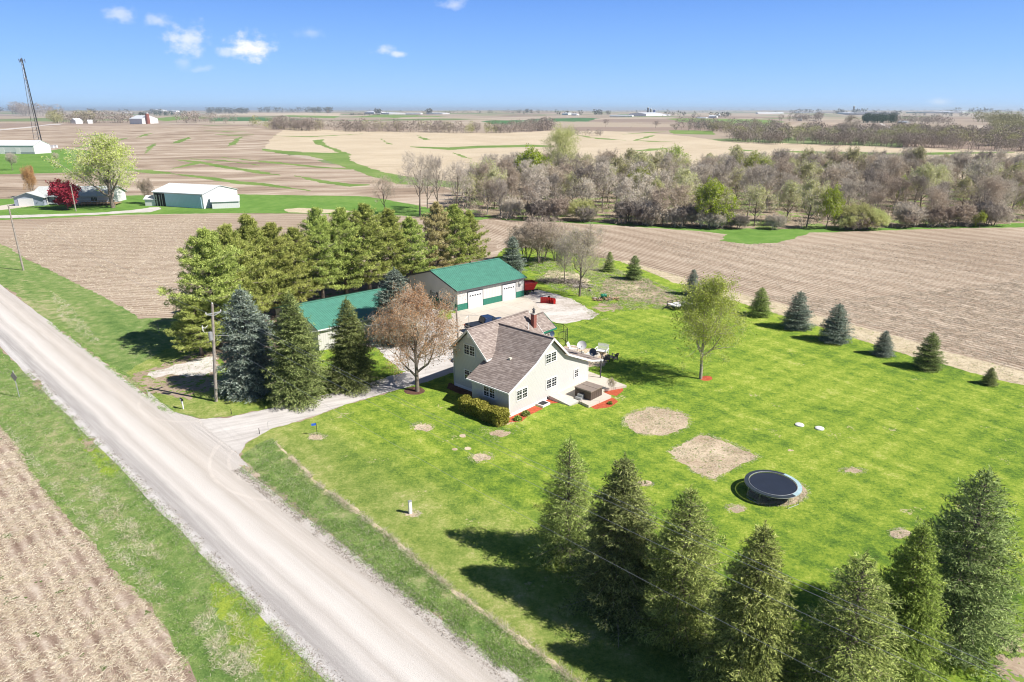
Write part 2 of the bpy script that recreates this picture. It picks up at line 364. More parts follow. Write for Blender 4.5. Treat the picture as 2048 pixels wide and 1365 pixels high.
def spruce(name, H, Rr, seed, needle, dens=1., droop=.25, open_=0., nl=.24, nw=.05, z0=.02, powr=.85, step=.24, tip=1.55):
    global rng
    rng = np.random.default_rng(seed); parts = []; tw = []
    z = H*z0; P, D, L, W = [], [], [], []; P2, D2, L2, W2 = [], [], [], []
    while z < H*.985:
        t = z/H; bl0 = Rr*min((1-t)**powr, (1-t)*tip)*(1.0-.25*max(0, .12-t)/.12)*1.0+.05
        nb = max(4, int((5+7*(1-t))*dens)); az0 = rng.uniform(0, 6.28)
        for k in range(nb):
            az = az0+6.283*k/nb+rng.normal()*.18; bl = bl0*rng.uniform(.62, 1.14)
            if open_ and rng.random() < open_*.35: bl *= .6
            up = .55*t+rng.normal()*.07-droop*(1-t)*.5
            o = np.array([math.cos(az), math.sin(az), 0.]); side = np.array([-o[1], o[0], 0.])
            n = max(3, int(bl/step)+2); s = np.linspace(.12+.3*open_*(1-t), 1, n)
            zz = z+bl*(up*s-droop*s*s*.75+.30*droop*s**4)
            C = o[None]*(bl*s)[:, None]; C[:, 2] = zz
            tw.append((np.array([0, 0, z]), C[-1], .018+.012*bl, .006))
            dirb = unit(np.gradient(C, axis=0))
            for sg in (-1, 1):
                tl = np.clip(.62*bl*(1-s)+.18, .14, 1.0+.1*Rr)*rng.uniform(.75, 1.15, n)
                dd = unit(dirb*.8+sg*side[None]*rng.uniform(.7, 1.1, (n, 1))+np.array([0, 0, -droop*.55])[None]+rng.normal(size=(n, 3))*.12)
                m = np.maximum(2, (tl/.13).astype(int))
                for i in range(n):
                    q = np.linspace(.05, 1, m[i])[:, None]; pp = C[i]+dd[i]*tl[i]*q; pp[:, 2] -= droop*.25*(q[:, 0]**2)*tl[i]
                    rep = 4 if nw < .04 else 3
                    pp = np.repeat(pp, rep, 0)+rng.normal(size=(m[i]*rep, 3))*.03
                    ds = unit(dd[i][None]+rng.normal(size=(m[i]*rep, 3))*.5+np.array([0, 0, .12]))
                    P.append(pp); D.append(ds); L.append(rng.uniform(.6, 1.1, len(pp))*nl); W.append(rng.uniform(.7, 1.3, len(pp))*nw)
            if open_:
                mm = int(6*open_*bl); q = rng.uniform(.05, .7, mm)
                P2.append(np.stack([o[0]*bl*q, o[1]*bl*q, z+bl*up*q-droop*bl*q*q*.75], 1)); D2.append(unit(side[None]*rng.choice([-1, 1], (mm, 1))+rng.normal(size=(mm, 3))*.5-np.array([0, 0, .3])))
                L2.append(rng.uniform(.25, .6, mm)); W2.append(np.full(mm, .022))
        z += (.33+.14*rng.random())*(1+.15*open_)*(.62+.6*(1-t))/max(.7, dens**.5)
    q = rng.uniform(.93, 1.03, 60)*H; P.append(np.stack([rng.normal(size=60)*.03, rng.normal(size=60)*.03, q], 1)); D.append(unit(rng.normal(size=(60, 3))*.5+[0, 0, .9])); L.append(np.full(60, nl*.8)); W.append(np.full(60, nw*.9))
    P = np.concatenate(P); D = np.concatenate(D); L = np.concatenate(L); W = np.concatenate(W)
    if open_:
        keep = rng.random(len(P)) > .30*open_; P, D, L, W = P[keep], D[keep], L[keep], W[keep]
    V, F = quads(P, D, L, W, .4, .62); parts.append((V, F, 0))
    A = np.array([x[0] for x in tw]); B = np.array([x[1] for x in tw])
    V, F = strips(A, B, [x[2] for x in tw], [x[3] for x in tw]); parts.append((V, F, 1))
    if open_ and P2:
        V, F = quads(np.concatenate(P2), np.concatenate(D2), np.concatenate(L2), np.concatenate(W2)); parts.append((V, F, 1))
    V, F, Mi = join(parts)
    return mesh_np(name, V, F, [needle, M['dead_twig']], Mi), trunk_mesh(name+'_trunk', H*.97, .02*H+.02, M['greybark'])
def pine(name, H, Rr, seed, needle, z0=.16):
    global rng
    rng = np.random.default_rng(seed); tw = []; P, D, L, W = [], [], [], []
    z = H*z0
    while z < H*.98:
        t = z/H; prof = min(1., (1-t)*1.85+.02)**.9*(.8+.2*min(1, t/.25))
        bl0 = Rr*max(.07, prof)*rng.uniform(.75, 1.15) if t > .05 else Rr
        nb = rng.integers(5, 8); az0 = rng.uniform(0, 6.28)
        for k in range(nb):
            az = az0+6.283*k/nb+rng.normal()*.25; bl = bl0*rng.uniform(.55, 1.2); o = np.array([math.cos(az), math.sin(az), 0]); side = np.array([-o[1], o[0], 0])
            up = .12+.75*t+rng.normal()*.08
            e = o*bl+np.array([0, 0, z+bl*(up*.6)]); mid = o*bl*.5+np.array([0, 0, z+bl*.18*up])
            tw.append((np.array([0, 0, z]), mid, .02+.018*bl, .02+.008*bl)); tw.append((mid, e, .02+.008*bl, .01))
            nc = int(5+bl*6.5)
            for j in range(nc):
                s = rng.uniform(.32, 1.02); base = (mid*(1-s)*2*(1) if False else (np.array([0, 0, z])*(1-s)**2+mid*2*s*(1-s)+e*s*s))
                wd_ = (1-abs(s-.6))*.34*bl
                c = base+side*rng.uniform(-1, 1)*wd_+np.array([0, 0, rng.uniform(-.06, .16)+.12*s])+o*rng.uniform(-.1, .1)
                tw.append((base, c, .012, .006))
                m = 26; dirs = unit(rng.normal(size=(m, 3))+o*.55+np.array([0, 0, .55]))
                P.append(c+dirs*.03+rng.normal(size=(m, 3))*.10); D.append(dirs); L.append(rng.uniform(.16, .30, m)); W.append(rng.uniform(.035, .065, m))
        z += rng.uniform(.5, .85)*(1.15-.45*t)
    V, F = quads(np.concatenate(P), np.concatenate(D), np.concatenate(L), np.concatenate(W), .5, .5)
    A = np.array([x[0] for x in tw]); B = np.array([x[1] for x in tw])
    V2, F2 = strips(A, B, [x[2] for x in tw], [x[3] for x in tw])
    V, F, Mi = join([(V, F, 0), (V2, F2, 1)])
    return mesh_np(name, V, F, [needle, M['dead_twig']], Mi), trunk_mesh(name+'_trunk', H*.95, .018*H+.03, M['greybark'])
def broad(name, H, Rr, seed, twig, bark, leafmat=None, leaves=0, lsize=.11, fork=.28, levels=4, kids=(7, 6, 6, 7), multi=1, droop=0., thin=1., r0=None, upw=.55):
    """broadleaf tree: limbs (trunk mesh) and a crown of twigs with or without leaves"""
    global rng
    rng = np.random.default_rng(seed); S = [[] for _ in range(levels+1)]; tips = []
    r0 = r0 or .021*H
    def grow(p, d, ln, r, lv):
        segs = (6, 5, 4, 3, 2, 2)[lv]; pts = [p]; dd = d
        for i in range(segs):
            j = rng.normal(size=3)*(.05, .17, .22, .28, .32, .3)[lv]
            dd = dd+j+np.array([0, 0, (.0, upw*.18, upw*.16, upw*.12-droop, -droop, -droop)[lv]]); dd /= np.linalg.norm(dd)
            pts.append(pts[-1]+dd*ln/segs)
        rr = [r*(1-.72*i/segs) for i in range(segs+1)]
        for i in range(segs): S[lv].append((pts[i], pts[i+1], rr[i], rr[i+1]))
        if lv >= levels-1:
            tips.extend([pts[-1], pts[-2]])
            if lv >= levels: return
        nk = kids[lv] if lv < len(kids) else 5
        for k in range(nk):
            s = (fork+(1-fork)*(k+.6)/nk) if lv == 0 else rng.uniform(.25, 1.0)
            x = s*segs; i = min(segs-1, int(x)); q = pts[i]+(pts[i+1]-pts[i])*(x-i)
            ax = unit((pts[i+1]-pts[i])); az = (k*2.4+rng.normal()*.3) if lv == 0 else rng.uniform(0, 6.28)
            a = unit(np.cross(ax, np.array([.3, .5, .81]))); b = np.cross(ax, a); sp = rng.uniform(.65, 1.05) if lv else rng.uniform(.75, 1.15)*(1.15-.55*s)
            nd = ax*math.cos(sp)+(a*math.cos(az)+b*math.sin(az))*math.sin(sp)
            if lv == 0: nl = Rr*1.12*(1-.45*max(0, s-.55)/.45)*rng.uniform(.8, 1.1)
            else: nl = ln*rng.uniform(.42, .66)
            grow(q, nd, nl, max(.006, rr[i]*.62), lv+1)
    for m in range(multi):
        if multi == 1: grow(np.array([0, 0, -.1]), np.array([0, 0, 1.]), H*.80, r0, 0)
        else:
            a = 6.28*m/multi+rng.normal()*.3; l = rng.uniform(.15, .5)
            grow(np.array([math.cos(a)*.3, math.sin(a)*.3, -.1]), unit(np.array([math.cos(a)*l, math.sin(a)*l, 1.])), H*.78*rng.uniform(.7, 1), r0*rng.uniform(.6, 1), 0)
    big = [x for l in S[:2] for x in l]; ar = lambda X, i: np.array([x[i] for x in X])
    V, F = strips(ar(big, 0), ar(big, 1), ar(big, 2), ar(big, 3)*1.0, 7)
    tm = mesh_np(name+'_trunk', V, F, [bark], smooth_=True)
    parts = []; mid = S[2]; V, F = strips(ar(mid, 0), ar(mid, 1), ar(mid, 2), ar(mid, 3), 4); parts.append((V, F, 0))
    for l in S[3:]:
        if l:
            A, B = ar(l, 0), ar(l, 1); V, F = quads(A, B-A, np.linalg.norm(B-A, axis=1), .020*thin, .6); parts.append((V, F, 0))
    T = np.array(tips)
    nt = len(T)*2; P = np.repeat(T, 2, 0); D = unit(rng.normal(size=(nt, 3))+np.array([0, 0, .5])); V, F = quads(P, D, rng.uniform(.25, .6, nt), .016*thin, .5); parts.append((V, F, 0))
    if leafmat and leaves:
        P = np.repeat(T, leaves, 0); P = P+rng.normal(size=P.shape)*.22; V, F = quads(P, rng.normal(size=P.shape), rng.uniform(.7, 1.3, len(P))*lsize, rng.uniform(.6, 1.1, len(P))*lsize, .7); parts.append((V, F, 1))
    V, F, Mi = join(parts)
    return mesh_np(name, V, F, [twig]+([leafmat] if leafmat else []), Mi), tm
def plant(proto, name, x, y, label, cat, group=None, s=1., rz=None, mats=None, z=None, sz=None):
    """a tree or shrub: empty at its foot with a crown and a trunk"""
    rr = random.random()*6.28 if rz is None else rz
    t = thing(name, label, cat, (x, y, float(hgt(x, y)) if z is None else z), rr, group); t.scale = (s, s, s*(sz or 1))
    for nm, me in (('crown', proto[0]), ('trunk', proto[1])):
        o = link(nm, me, t)
        if mats:
            for i, m in enumerate(mats.get(nm, ())):
                if m: o.material_slots[i].link = 'OBJECT'; o.material_slots[i].material = m
    return t
random.seed(5)

# ------------------------------------------------------------ the ground
GM = {}
GM['farmland'] = None
def farmland_mat():
    m, t, b, o = newmat('far_farmland'); co = objco(t)
    mp = t.nodes.new('ShaderNodeMapping'); mp.inputs['Scale'].default_value = (1/420, 1/260, 0); mp.inputs['Rotation'].default_value = (0, 0, .35); t.links.new(co, mp.inputs[0])
    vo = t.nodes.new('ShaderNodeTexVoronoi'); vo.distance = 'CHEBYCHEV'; vo.inputs['Scale'].default_value = 1; vo.inputs['Randomness'].default_value = .75; t.links.new(mp.outputs[0], vo.inputs['Vector'])
    sp = t.nodes.new('ShaderNodeSeparateColor'); t.links.new(vo.outputs['Color'], sp.inputs[0])
    r = t.nodes.new('ShaderNodeValToRGB'); r.color_ramp.interpolation = 'CONSTANT'; e = r.color_ramp.elements
    cs = [(.0,(.33,.27,.21)),(.22,(.25,.19,.155)),(.4,(.36,.30,.23)),(.55,(.10,.17,.05)),(.66,(.30,.24,.19)),(.8,(.13,.20,.07)),(.88,(.40,.34,.27))]
    while len(e) < len(cs): e.new(.5)
    for k, (p, c) in enumerate(cs): e[k].position = p; e[k].color = (*c, 1)
    t.links.new(sp.outputs[0], r.inputs[0])
    c = mixrgb(t, mth(t, 'MULTIPLY', nz(t, co, .02, detail=5), .35), r.outputs[0], (.36,.30,.24))
    t.links.new(c, b.inputs['Base Color']); b.inputs['Roughness'].default_value = 1; b.inputs['Specular IOR Level'].default_value = .05; return m
GM['farmland'] = farmland_mat()
BR = [(.1,(.19,.14,.10)),(.38,(.30,.23,.17)),(.6,(.385,.31,.24)),(.88,(.50,.425,.34))]
GM['brown'] = ground_mat('tilled_field', BR, [(.012,.30,dict(detail=3)),(.02,.45,dict(detail=5,stretch=(.25,2.2,1),rot=-.15)),(.09,.25,dict(detail=4,stretch=(.3,1.6,1),rot=.3)),(1.2,.22,dict(detail=6,rough=.75))], stripes=[(12,36.,.17,140),(12,7.,.08,60),(12,2.3,.05,40)])  # widest stripes: hillshade-like light and dark bands put into the field colour
GM['stubble'] = ground_mat('beige_stubble', [(.1,(.36,.29,.20)),(.45,(.47,.39,.28)),(.8,(.56,.48,.36))], [(.02,.35),(.15,.25,dict(stretch=(.3,1.8,1),rot=-.2)),(1.,.2)], stripes=[(-20,9.,.07,70),(-20,3.,.05,60)])
GM['field_left'] = ground_mat('mid_left_field', BR, [(.03,.3,dict(detail=3)),(.5,.25,dict(stretch=(.25,2,1),rot=-.35)),(2.2,.8,dict(detail=8,rough=.9))], stripes=[(-8,.95,.17,6.),(-8,3.8,.07,9.)])
GM['field_right'] = ground_mat('right_field', BR, [(.025,.28,dict(detail=3)),(.35,.22,dict(stretch=(.22,2,1),rot=.9)),(2.2,.85,dict(detail=8,rough=.9)),(.8,.3,dict(detail=5,stretch=(.3,1.6,1),rot=.9))], stripes=[(-58,.95,.22,9.),(-58,5.7,.09,12.)],
    specks=[])
GM['corn'] = ground_mat('corn_stubble', [(.12,(.17,.115,.085)),(.4,(.30,.225,.175)),(.62,(.42,.34,.27)),(.9,(.58,.50,.42))], [(.15,.15),(1.5,.2,dict(detail=5)),(6.,.75,dict(detail=8,rough=.9)),(.6,.3,dict(detail=4,stretch=(.3,1.5,1),rot=.76))], stripes=[(-43.5,.82,.16,.8)], bmp=(9,.9,.08), specks=[(1.1,.66,(.10,.14,.04))])
def lawn_mat():
    m, t, b, o = newmat('lawn_grass'); co = objco(t)
    v = layered(t, co, [(.045,.24,dict(detail=3)),(.22,.34,dict(detail=5,stretch=(2.2,.6,1),rot=-.6)),(1.3,.42,dict(detail=6,rough=.75)),(4.,.62,dict(detail=7,rough=.85)),(14,.3,dict(detail=4,rough=.8))], .50)
    v = mth(t, 'ADD', v, mth(t, 'MULTIPLY', mth(t, 'SINE', mth(t, 'MULTIPLY', mth(t, 'ADD', dotp(t, co, (-math.sin(R(38)), math.cos(R(38)), 0)), mth(t, 'MULTIPLY', nz(t, co, .3), 1.)), 2.6)), mth(t, 'MULTIPLY', nz(t, co, .08), .085)))
    v = mth(t, 'ADD', v, mth(t, 'MULTIPLY', mth(t, 'SINE', mth(t, 'MULTIPLY', mth(t, 'ADD', dotp(t, co, (.6972, .7169, 0)), nz(t, co, .25)), 3.2)), mth(t, 'MULTIPLY', nz(t, co, .06), .05)))
    lush = rampn(t, [(.08,(.04,.085,.018)),(.33,(.105,.19,.028)),(.52,(.20,.295,.034)),(.70,(.32,.385,.06)),(.9,(.47,.47,.17))], v)
    dry = rampn(t, [(.05,(.075,.125,.03)),(.30,(.145,.215,.045)),(.52,(.235,.29,.075)),(.72,(.35,.35,.14)),(.92,(.50,.45,.27))], v)
    d = mth(t, 'ADD', dotp(t, co, (.6972, .7169, 0)), mth(t, 'MULTIPLY', mth(t, 'SUBTRACT', nz(t, co, .10, detail=4), .5), 16))
    f = mth(t, 'SUBTRACT', 1, mth(t, 'DIVIDE', mth(t, 'SUBTRACT', d, 24), 10)); mr = t.nodes.new('ShaderNodeClamp'); t.links.new(f, mr.inputs[0])
    c = mixrgb(t, mth(t, 'MULTIPLY', mr.outputs[0], .85), lush, dry)
    c = mixrgb(t, mth(t, 'GREATER_THAN', nz(t, co, 7., detail=2), .76), c, (.50,.44,.07))
    dr = mth(t, 'GREATER_THAN', mth(t, 'ADD', nz(t, co, .22, detail=3), mth(t, 'MULTIPLY', nz(t, co, 3.5, detail=5), .55)), .99); c = mixrgb(t, mth(t, 'MULTIPLY', dr, .75), c, (.47,.41,.24))
    t.links.new(c, b.inputs['Base Color']); b.inputs['Roughness'].default_value = .95; b.inputs['Specular IOR Level'].default_value = .08
    bump(t, b, mth(t, 'ADD', nz(t, co, 14, detail=5, rough=.8), nz(t, co, 3, detail=4)), 1., .07); return m
GM['lawn'] = lawn_mat(); GM['lawn_dry'] = GM['lawn']
GM['verge'] = ground_mat('verge_grass', [(.05,(.05,.095,.025)),(.3,(.10,.18,.045)),(.52,(.18,.26,.075)),(.72,(.36,.34,.18)),(.9,(.54,.46,.32))], [(.12,.34,dict(stretch=(.3,1.3,1),rot=.77)),(.8,.42,dict(detail=6)),(5,.5,dict(detail=7,rough=.85))], bmp=(9,1,.1))
GM['bright'] = ground_mat('bright_weeds', [(.1,(.10,.16,.02)),(.4,(.20,.29,.035)),(.7,(.33,.40,.06)),(.95,(.47,.50,.13))], [(.6,.35,dict(detail=5)),(4,.6,dict(detail=7,rough=.85))], bmp=(9,1,.1))
GM['farlawn'] = ground_mat('far_grass', [(.1,(.06,.13,.025)),(.5,(.125,.235,.045)),(.9,(.22,.31,.09))], [(.05,.35),(.4,.25),(3,.2)], bmp=None)
GM['waterway'] = ground_mat('waterway_grass', [(.1,(.075,.15,.03)),(.5,(.155,.235,.06)),(.9,(.27,.31,.12))], [(.03,.4),(.3,.25),(3,.2)], bmp=None)
GM['winter'] = ground_mat('dark_green_crop', [(.2,(.05,.125,.05)),(.8,(.09,.19,.07))], [(.02,.4),(.2,.2)], bmp=None)
GM['strip'] = ground_mat('straw_strip', [(.05,(.30,.25,.12)),(.4,(.46,.385,.26)),(.8,(.62,.54,.41))], [(.3,.3),(2,.35,dict(detail=6)),(9,.3)], bmp=(10,.8,.06), specks=[(1.6,.66,(.16,.23,.05))])
GM['straw'] = ground_mat('straw_patch', [(.1,(.20,.14,.10)),(.4,(.40,.31,.22)),(.75,(.62,.52,.39))], [(.35,.45,dict(detail=5)),(5,.7,dict(detail=7,rough=.8))], bmp=(10,.9,.07), specks=[(2.6,.64,(.20,.26,.07))])
GM['dirt'] = ground_mat('bare_dirt', [(.1,(.20,.145,.10)),(.5,(.33,.255,.19)),(.9,(.45,.37,.28))], [(.4,.4,dict(detail=5)),(3,.4,dict(detail=7))], specks=[(1.2,.56,(.17,.24,.05))])
GM['mulch'] = ground_mat('red_mulch', [(.1,(.20,.035,.018)),(.5,(.42,.09,.045)),(.9,(.60,.18,.10))], [(3,.3),(14,.6,dict(detail=6,rough=.8))], bmp=(14,1,.06))
GM['mulch_dark'] = ground_mat('dark_mulch', [(.1,(.05,.025,.018)),(.5,(.11,.06,.045)),(.9,(.22,.13,.10))], [(3,.3),(14,.6,dict(detail=6,rough=.8))], bmp=(14,1,.06))
GM['leaf_litter'] = ground_mat('leaf_litter', [(.1,(.15,.12,.08)),(.5,(.30,.24,.175)),(.9,(.44,.37,.27))], [(.1,.4),(.8,.4,dict(detail=6))], specks=[(.12,.54,(.20,.27,.08))])
GM['needles'] = ground_mat('needle_litter', [(.1,(.09,.065,.045)),(.5,(.20,.15,.11)),(.9,(.34,.27,.2))], [(.3,.4),(3,.4,dict(detail=6))], specks=[(.5,.60,(.10,.15,.04))])
def road_mat():
    m, t, b, o = newmat('gravel_road'); co = objco(t); n = (.6972, .7169, 0)
    d = mth(t, 'DIVIDE', mth(t, 'SUBTRACT', dotp(t, co, n), 13.2), 7.2)
    d = mth(t, 'ADD', d, mth(t, 'MULTIPLY', mth(t, 'SUBTRACT', nz(t, co, .09, detail=5, rough=.7), .5), .13))
    base = rampn(t, [(0,(.42,.40,.39)),(.07,(.52,.50,.49)),(.12,(.33,.31,.30)),(.22,(.36,.34,.325)),(.29,(.54,.505,.475)),(.37,(.44,.405,.375)),(.46,(.585,.55,.515)),(.57,(.52,.485,.45)),(.65,(.43,.39,.35)),(.74,(.52,.475,.43)),(.86,(.42,.38,.34)),(1,(.46,.425,.395))], d)
    ln = nz(t, co, 1.4, detail=5, stretch=(.10,3.2,1), rot=R(44.2))
    base = mixrgb(t, mth(t, 'MULTIPLY', mth(t, 'SUBTRACT', ln, .42), 1.3), base, (.60,.575,.555))
    # gravel grain, coarser at both shoulders
    g = nz(t, co, 11, detail=8, rough=.85); e = mth(t, 'ABSOLUTE', mth(t, 'SUBTRACT', d, .52)); amp = mth(t, 'ADD', .22, mth(t, 'MULTIPLY', mth(t, 'POWER', mth(t, 'MULTIPLY', e, 2), 4), .5))
    k = mth(t, 'ADD', 1, mth(t, 'MULTIPLY', mth(t, 'SUBTRACT', g, .5), mth(t, 'MULTIPLY', amp, 4.2)))
    mx = t.nodes.new('ShaderNodeVectorMath'); mx.operation = 'SCALE'; t.links.new(base, mx.inputs[0]); t.links.new(k, mx.inputs['Scale'])
    # curved wheel marks where cars swing into the drive
    cols = mx.outputs[0]
    for (cx, cy, r0, w) in TYRE:
        v = t.nodes.new('ShaderNodeVectorMath'); v.operation = 'DISTANCE'; t.links.new(co, v.inputs[0]); v.inputs[1].default_value = (cx, cy, 0)
        dd = mth(t, 'ABSOLUTE', mth(t, 'SUBTRACT', mth(t, 'ADD', v.outputs['Value'], mth(t, 'MULTIPLY', nz(t, co, .8), .12)), r0))
        f = mth(t, 'MULTIPLY', mth(t, 'LESS_THAN', dd, w), mth(t, 'MULTIPLY', mth(t, 'SUBTRACT', nz(t, co, 1.2, detail=5), .30), 1.3)); cols = mixrgb(t, f, cols, (.60,.55,.50))
    t.links.new(cols, b.inputs['Base Color']); b.inputs['Roughness'].default_value = .95; b.inputs['Specular IOR Level'].default_value = .1
    bump(t, b, nz(t, co, 14, detail=6, rough=.8), .8, .05); return m
TYRE = [(-17.3,53.6,7.0,.13),(-17.3,53.6,8.5,.13),(-16.2,54.6,9.9,.10),(-31.,66.,7.2,.13)]
GM['road'] = road_mat()
GM['driveway'] = ground_mat('white_gravel', [(.05,(.28,.26,.235)),(.35,(.43,.40,.375)),(.6,(.54,.51,.485)),(.9,(.66,.63,.60))], [(.25,.3),(.9,.45,dict(detail=5,stretch=(.2,2,1),rot=-.45)),(10,.42,dict(detail=8,rough=.85))], bmp=(13,.9,.05))
GM['pad'] = ground_mat('white_gravel_pad', [(.1,(.22,.18,.13)),(.36,(.42,.37,.32)),(.55,(.56,.52,.48)),(.9,(.68,.65,.62))], [(.2,.55,dict(detail=5,stretch=(.6,1.5,1),rot=-.2)),(1.6,.3,dict(detail=6)),(10,.35,dict(detail=8))], bmp=(13,.9,.05))
def conc_mat():
    m, t, b, o = newmat('concrete_apron'); co = objco(t)
    c = rampn(t, [(.2,(.44,.39,.32)),(.5,(.52,.465,.395)),(.85,(.60,.55,.48))], layered(t, co, [(.25,.35),(3,.2,dict(detail=6))]))
    ax = (math.cos(R(40.7)), math.sin(R(40.7)), 0); ay = (-ax[1], ax[0], 0)
    for a in (ax, ay):
        f = mth(t, 'FRACT', mth(t, 'DIVIDE', dotp(t, co, a), 3.6)); c = mixrgb(t, mth(t, 'MULTIPLY', mth(t, 'LESS_THAN', f, .022), .5), c, (.2,.18,.16))
    t.links.new(c, b.inputs['Base Color']); b.inputs['Roughness'].default_value = .85; return m
GM['concrete'] = conc_mat()

REG = []      # (object name, material key, outline in world xy, step, raggedness)
def rag(pts, step, amp):
    out = []; n = len(pts)
    for i in range(n):
        a, b = pts[i], pts[(i+1) % n]; L = math.hypot(b[0]-a[0], b[1]-a[1]); D = math.hypot((a[0]+b[0])/2, (a[1]+b[1])/2)
        st = max(step, D*.006 if D > 160 else step); k = max(1, min(160, int(L/st)))
        for j in range(k):
            t = j/k; x, y = a[0]+(b[0]-a[0])*t, a[1]+(b[1]-a[1])*t; am = amp if D < 160 else max(amp, D*.0022)
            if am:
                v = mnoise.noise(Vector((x*.9/max(st, .3), y*.9/max(st, .3), 3.3))); w = mnoise.noise(Vector((x*.23/st, y*.23/st, 7.7)))
                nx, ny = -(b[1]-a[1])/max(L, 1e-6), (b[0]-a[0])/max(L, 1e-6); q = am*(v*1.4+w*1.6); x += nx*q; y += ny*q
            out.append((x, y))
    return out
def region(name, mat, pix, step=.5, amp=.18, world=False):
    w = [tuple(p) for p in pix] if world else [G(*p)[:2] for p in pix]
    p = rag(w, step, amp)
    if sum(p[i-1][0]*p[i][1]-p[i][0]*p[i-1][1] for i in range(len(p))) < 0: p = p[::-1]
    REG.append((name, mat, p)); return w
def strip(name, mat, pix, w, amp=.1):
    L = []; Rr = []
    for i, (x, y) in enumerate(pix):
        k = 1 if 0 < i < len(pix)-1 else .25
        L.append((x, y-w*k/2)); Rr.append((x, y+w*k/2))
    region(name, mat, L+Rr[::-1], 1., amp)
FD = 'field'
region(FD, 'brown', [(-2600,262),(-600,262),(0,257),(300,248),(545,256),(572,262),(548,275),(525,300),(900,378),(1000,400),(2300,395),(3600,440),(3600,3000),(-3600,3000),(-3600,480)], 2, .2)
region(FD, 'stubble', [(575,256),(700,262),(830,265),(1000,267),(1090,262),(1200,262),(1335,269),(1440,283),(1700,291),(2100,305),(2500,330),(2500,420),(950,402),(870,368),(760,346),(690,322),(600,304),(528,300),(545,275)], 2, .3)
region(FD, 'stubble', [(430,228),(560,227),(680,227),(680,233),(560,231),(420,232)], 6, 1)
region(FD, 'field_right', [(930,436),(1100,447),(1400,463),(1700,466),(2100,449),(2500,440),(2800,520),(2900,1300),(2048,790),(1880,715),(1600,650),(1340,575),(1180,500),(1000,500)], .8, .3)
region(FD, 'field_left', [(-300,500),(-260,452),(100,437),(250,431),(420,428),(600,428),(880,431),(960,440),(1000,500),(880,530),(700,555),(560,585),(440,620),(336,637),(281,637),(249,617),(199,590),(139,560),(60,522),(0,488)], .6, .25)
region(FD, 'corn', [(-60,790),(0,852),(31,886),(73,959),(131,1032),(192,1090),(238,1155),(300,1209),(346,1282),(400,1365),(470,1600),(-3600,3000),(-3600,900)], .35, .22)
# green waterways and contour strips in the far fields
WW = 'grass_waterway'
region(WW, 'waterway', [(626,281),(645,279),(652,290),(672,299),(702,309),(699,318),(712,326),(728,332),(764,344),(811,353),(866,359),(934,367),(940,378),(793,368),(743,353),(705,340),(661,324),(623,313),(559,307),(522,301),(526,298),(597,305),(660,306),(679,306),(650,294),(629,288)], 1, .3)
for pts, w in [([(545,272),(620,274),(725,268)],1.6),([(762,278),(775,287),(785,289)],3),([(836,272),(846,278),(859,280)],4),([(820,294),(900,298),(960,294),(1060,292),(1110,293)],5),([(906,306),(925,313),(942,318)],4),
               ([(440,315),(560,327),(640,335),(705,339)],3.2),([(340,339),(400,325),(440,333),(520,345),(560,351)],5),([(590,352),(640,363),(700,371),(742,370)],6),([(160,274),(190,272),(213,269)],2.4),([(225,283),(240,280),(256,276)],3.4),
               ([(270,277),(285,272),(304,267)],4),([(343,287),(360,283),(380,275)],6),([(290,307),(298,297),(312,287)],10),([(150,297),(180,291),(206,284)],6),([(352,320),(400,325),(440,334)],4),([(250,340),(300,344),(345,347)],8),
               ([(345,348),(420,357),(480,366),(525,369),(620,382)],6),([(410,262),(450,263),(492,263)],1.6),([(430,269),(470,271),(506,270)],2),([(455,292),(468,285),(485,274)],10),([(1148,270),(1190,277),(1252,281)],2.2),([(1245,269),(1290,266),(1332,264)],1.8),
               ([(1268,282),(1290,276),(1314,270)],2.6),([(1268,281),(1300,283),(1345,284)],1.6),([(1272,302),(1300,300),(1338,297)],4.5),([(1455,300),(1480,301),(1508,302)],3),([(1560,303),(1680,307),(1780,309),(2030,305)],6),
               ([(1560,320),(1700,328),(1850,331),(2120,326)],7),([(380,318),(450,322),(520,331)],2.5)]:
    strip(WW, 'waterway', pts, w)
region('green_field', 'winter', [(415,236),(520,235),(600,238),(650,240),(560,243),(420,243)], 4, .5)
region('green_field', 'waterway', [(545,230),(680,233),(670,237),(600,235)], 4, .5)
region('green_field', 'waterway', [(700,234),(830,231),(900,233),(790,237)], 4, .5)
region('green_field', 'winter', [(962,244),(1060,239),(1150,236),(1200,237),(1110,244),(1050,250),(985,249)], 4, .5)
region('green_field', 'waterway', [(1330,238),(1450,238),(1565,243),(1545,255),(1400,247)], 4, .5)
region('green_field', 'waterway', [(1335,261),(1425,262),(1430,270),(1345,268)], 4, .5)
region('green_field', 'waterway', [(1755,258),(1800,255),(1830,262),(1815,270),(1770,268)], 2, .5)
region('green_field', 'waterway', [(290,237),(400,233),(420,236),(330,243)], 4, .5)
region(FD, 'brown', [(1570,243),(1690,244),(1722,258),(1650,263),(1565,262)], 4, .5)
strip('far_road', 'driveway', [(1730,245),(1765,251),(1820,263)], 3.2, 0)
strip('far_road', 'driveway', [(-60,264),(0,260),(60,255),(115,249),(128,247.5)], 1.8, 0)
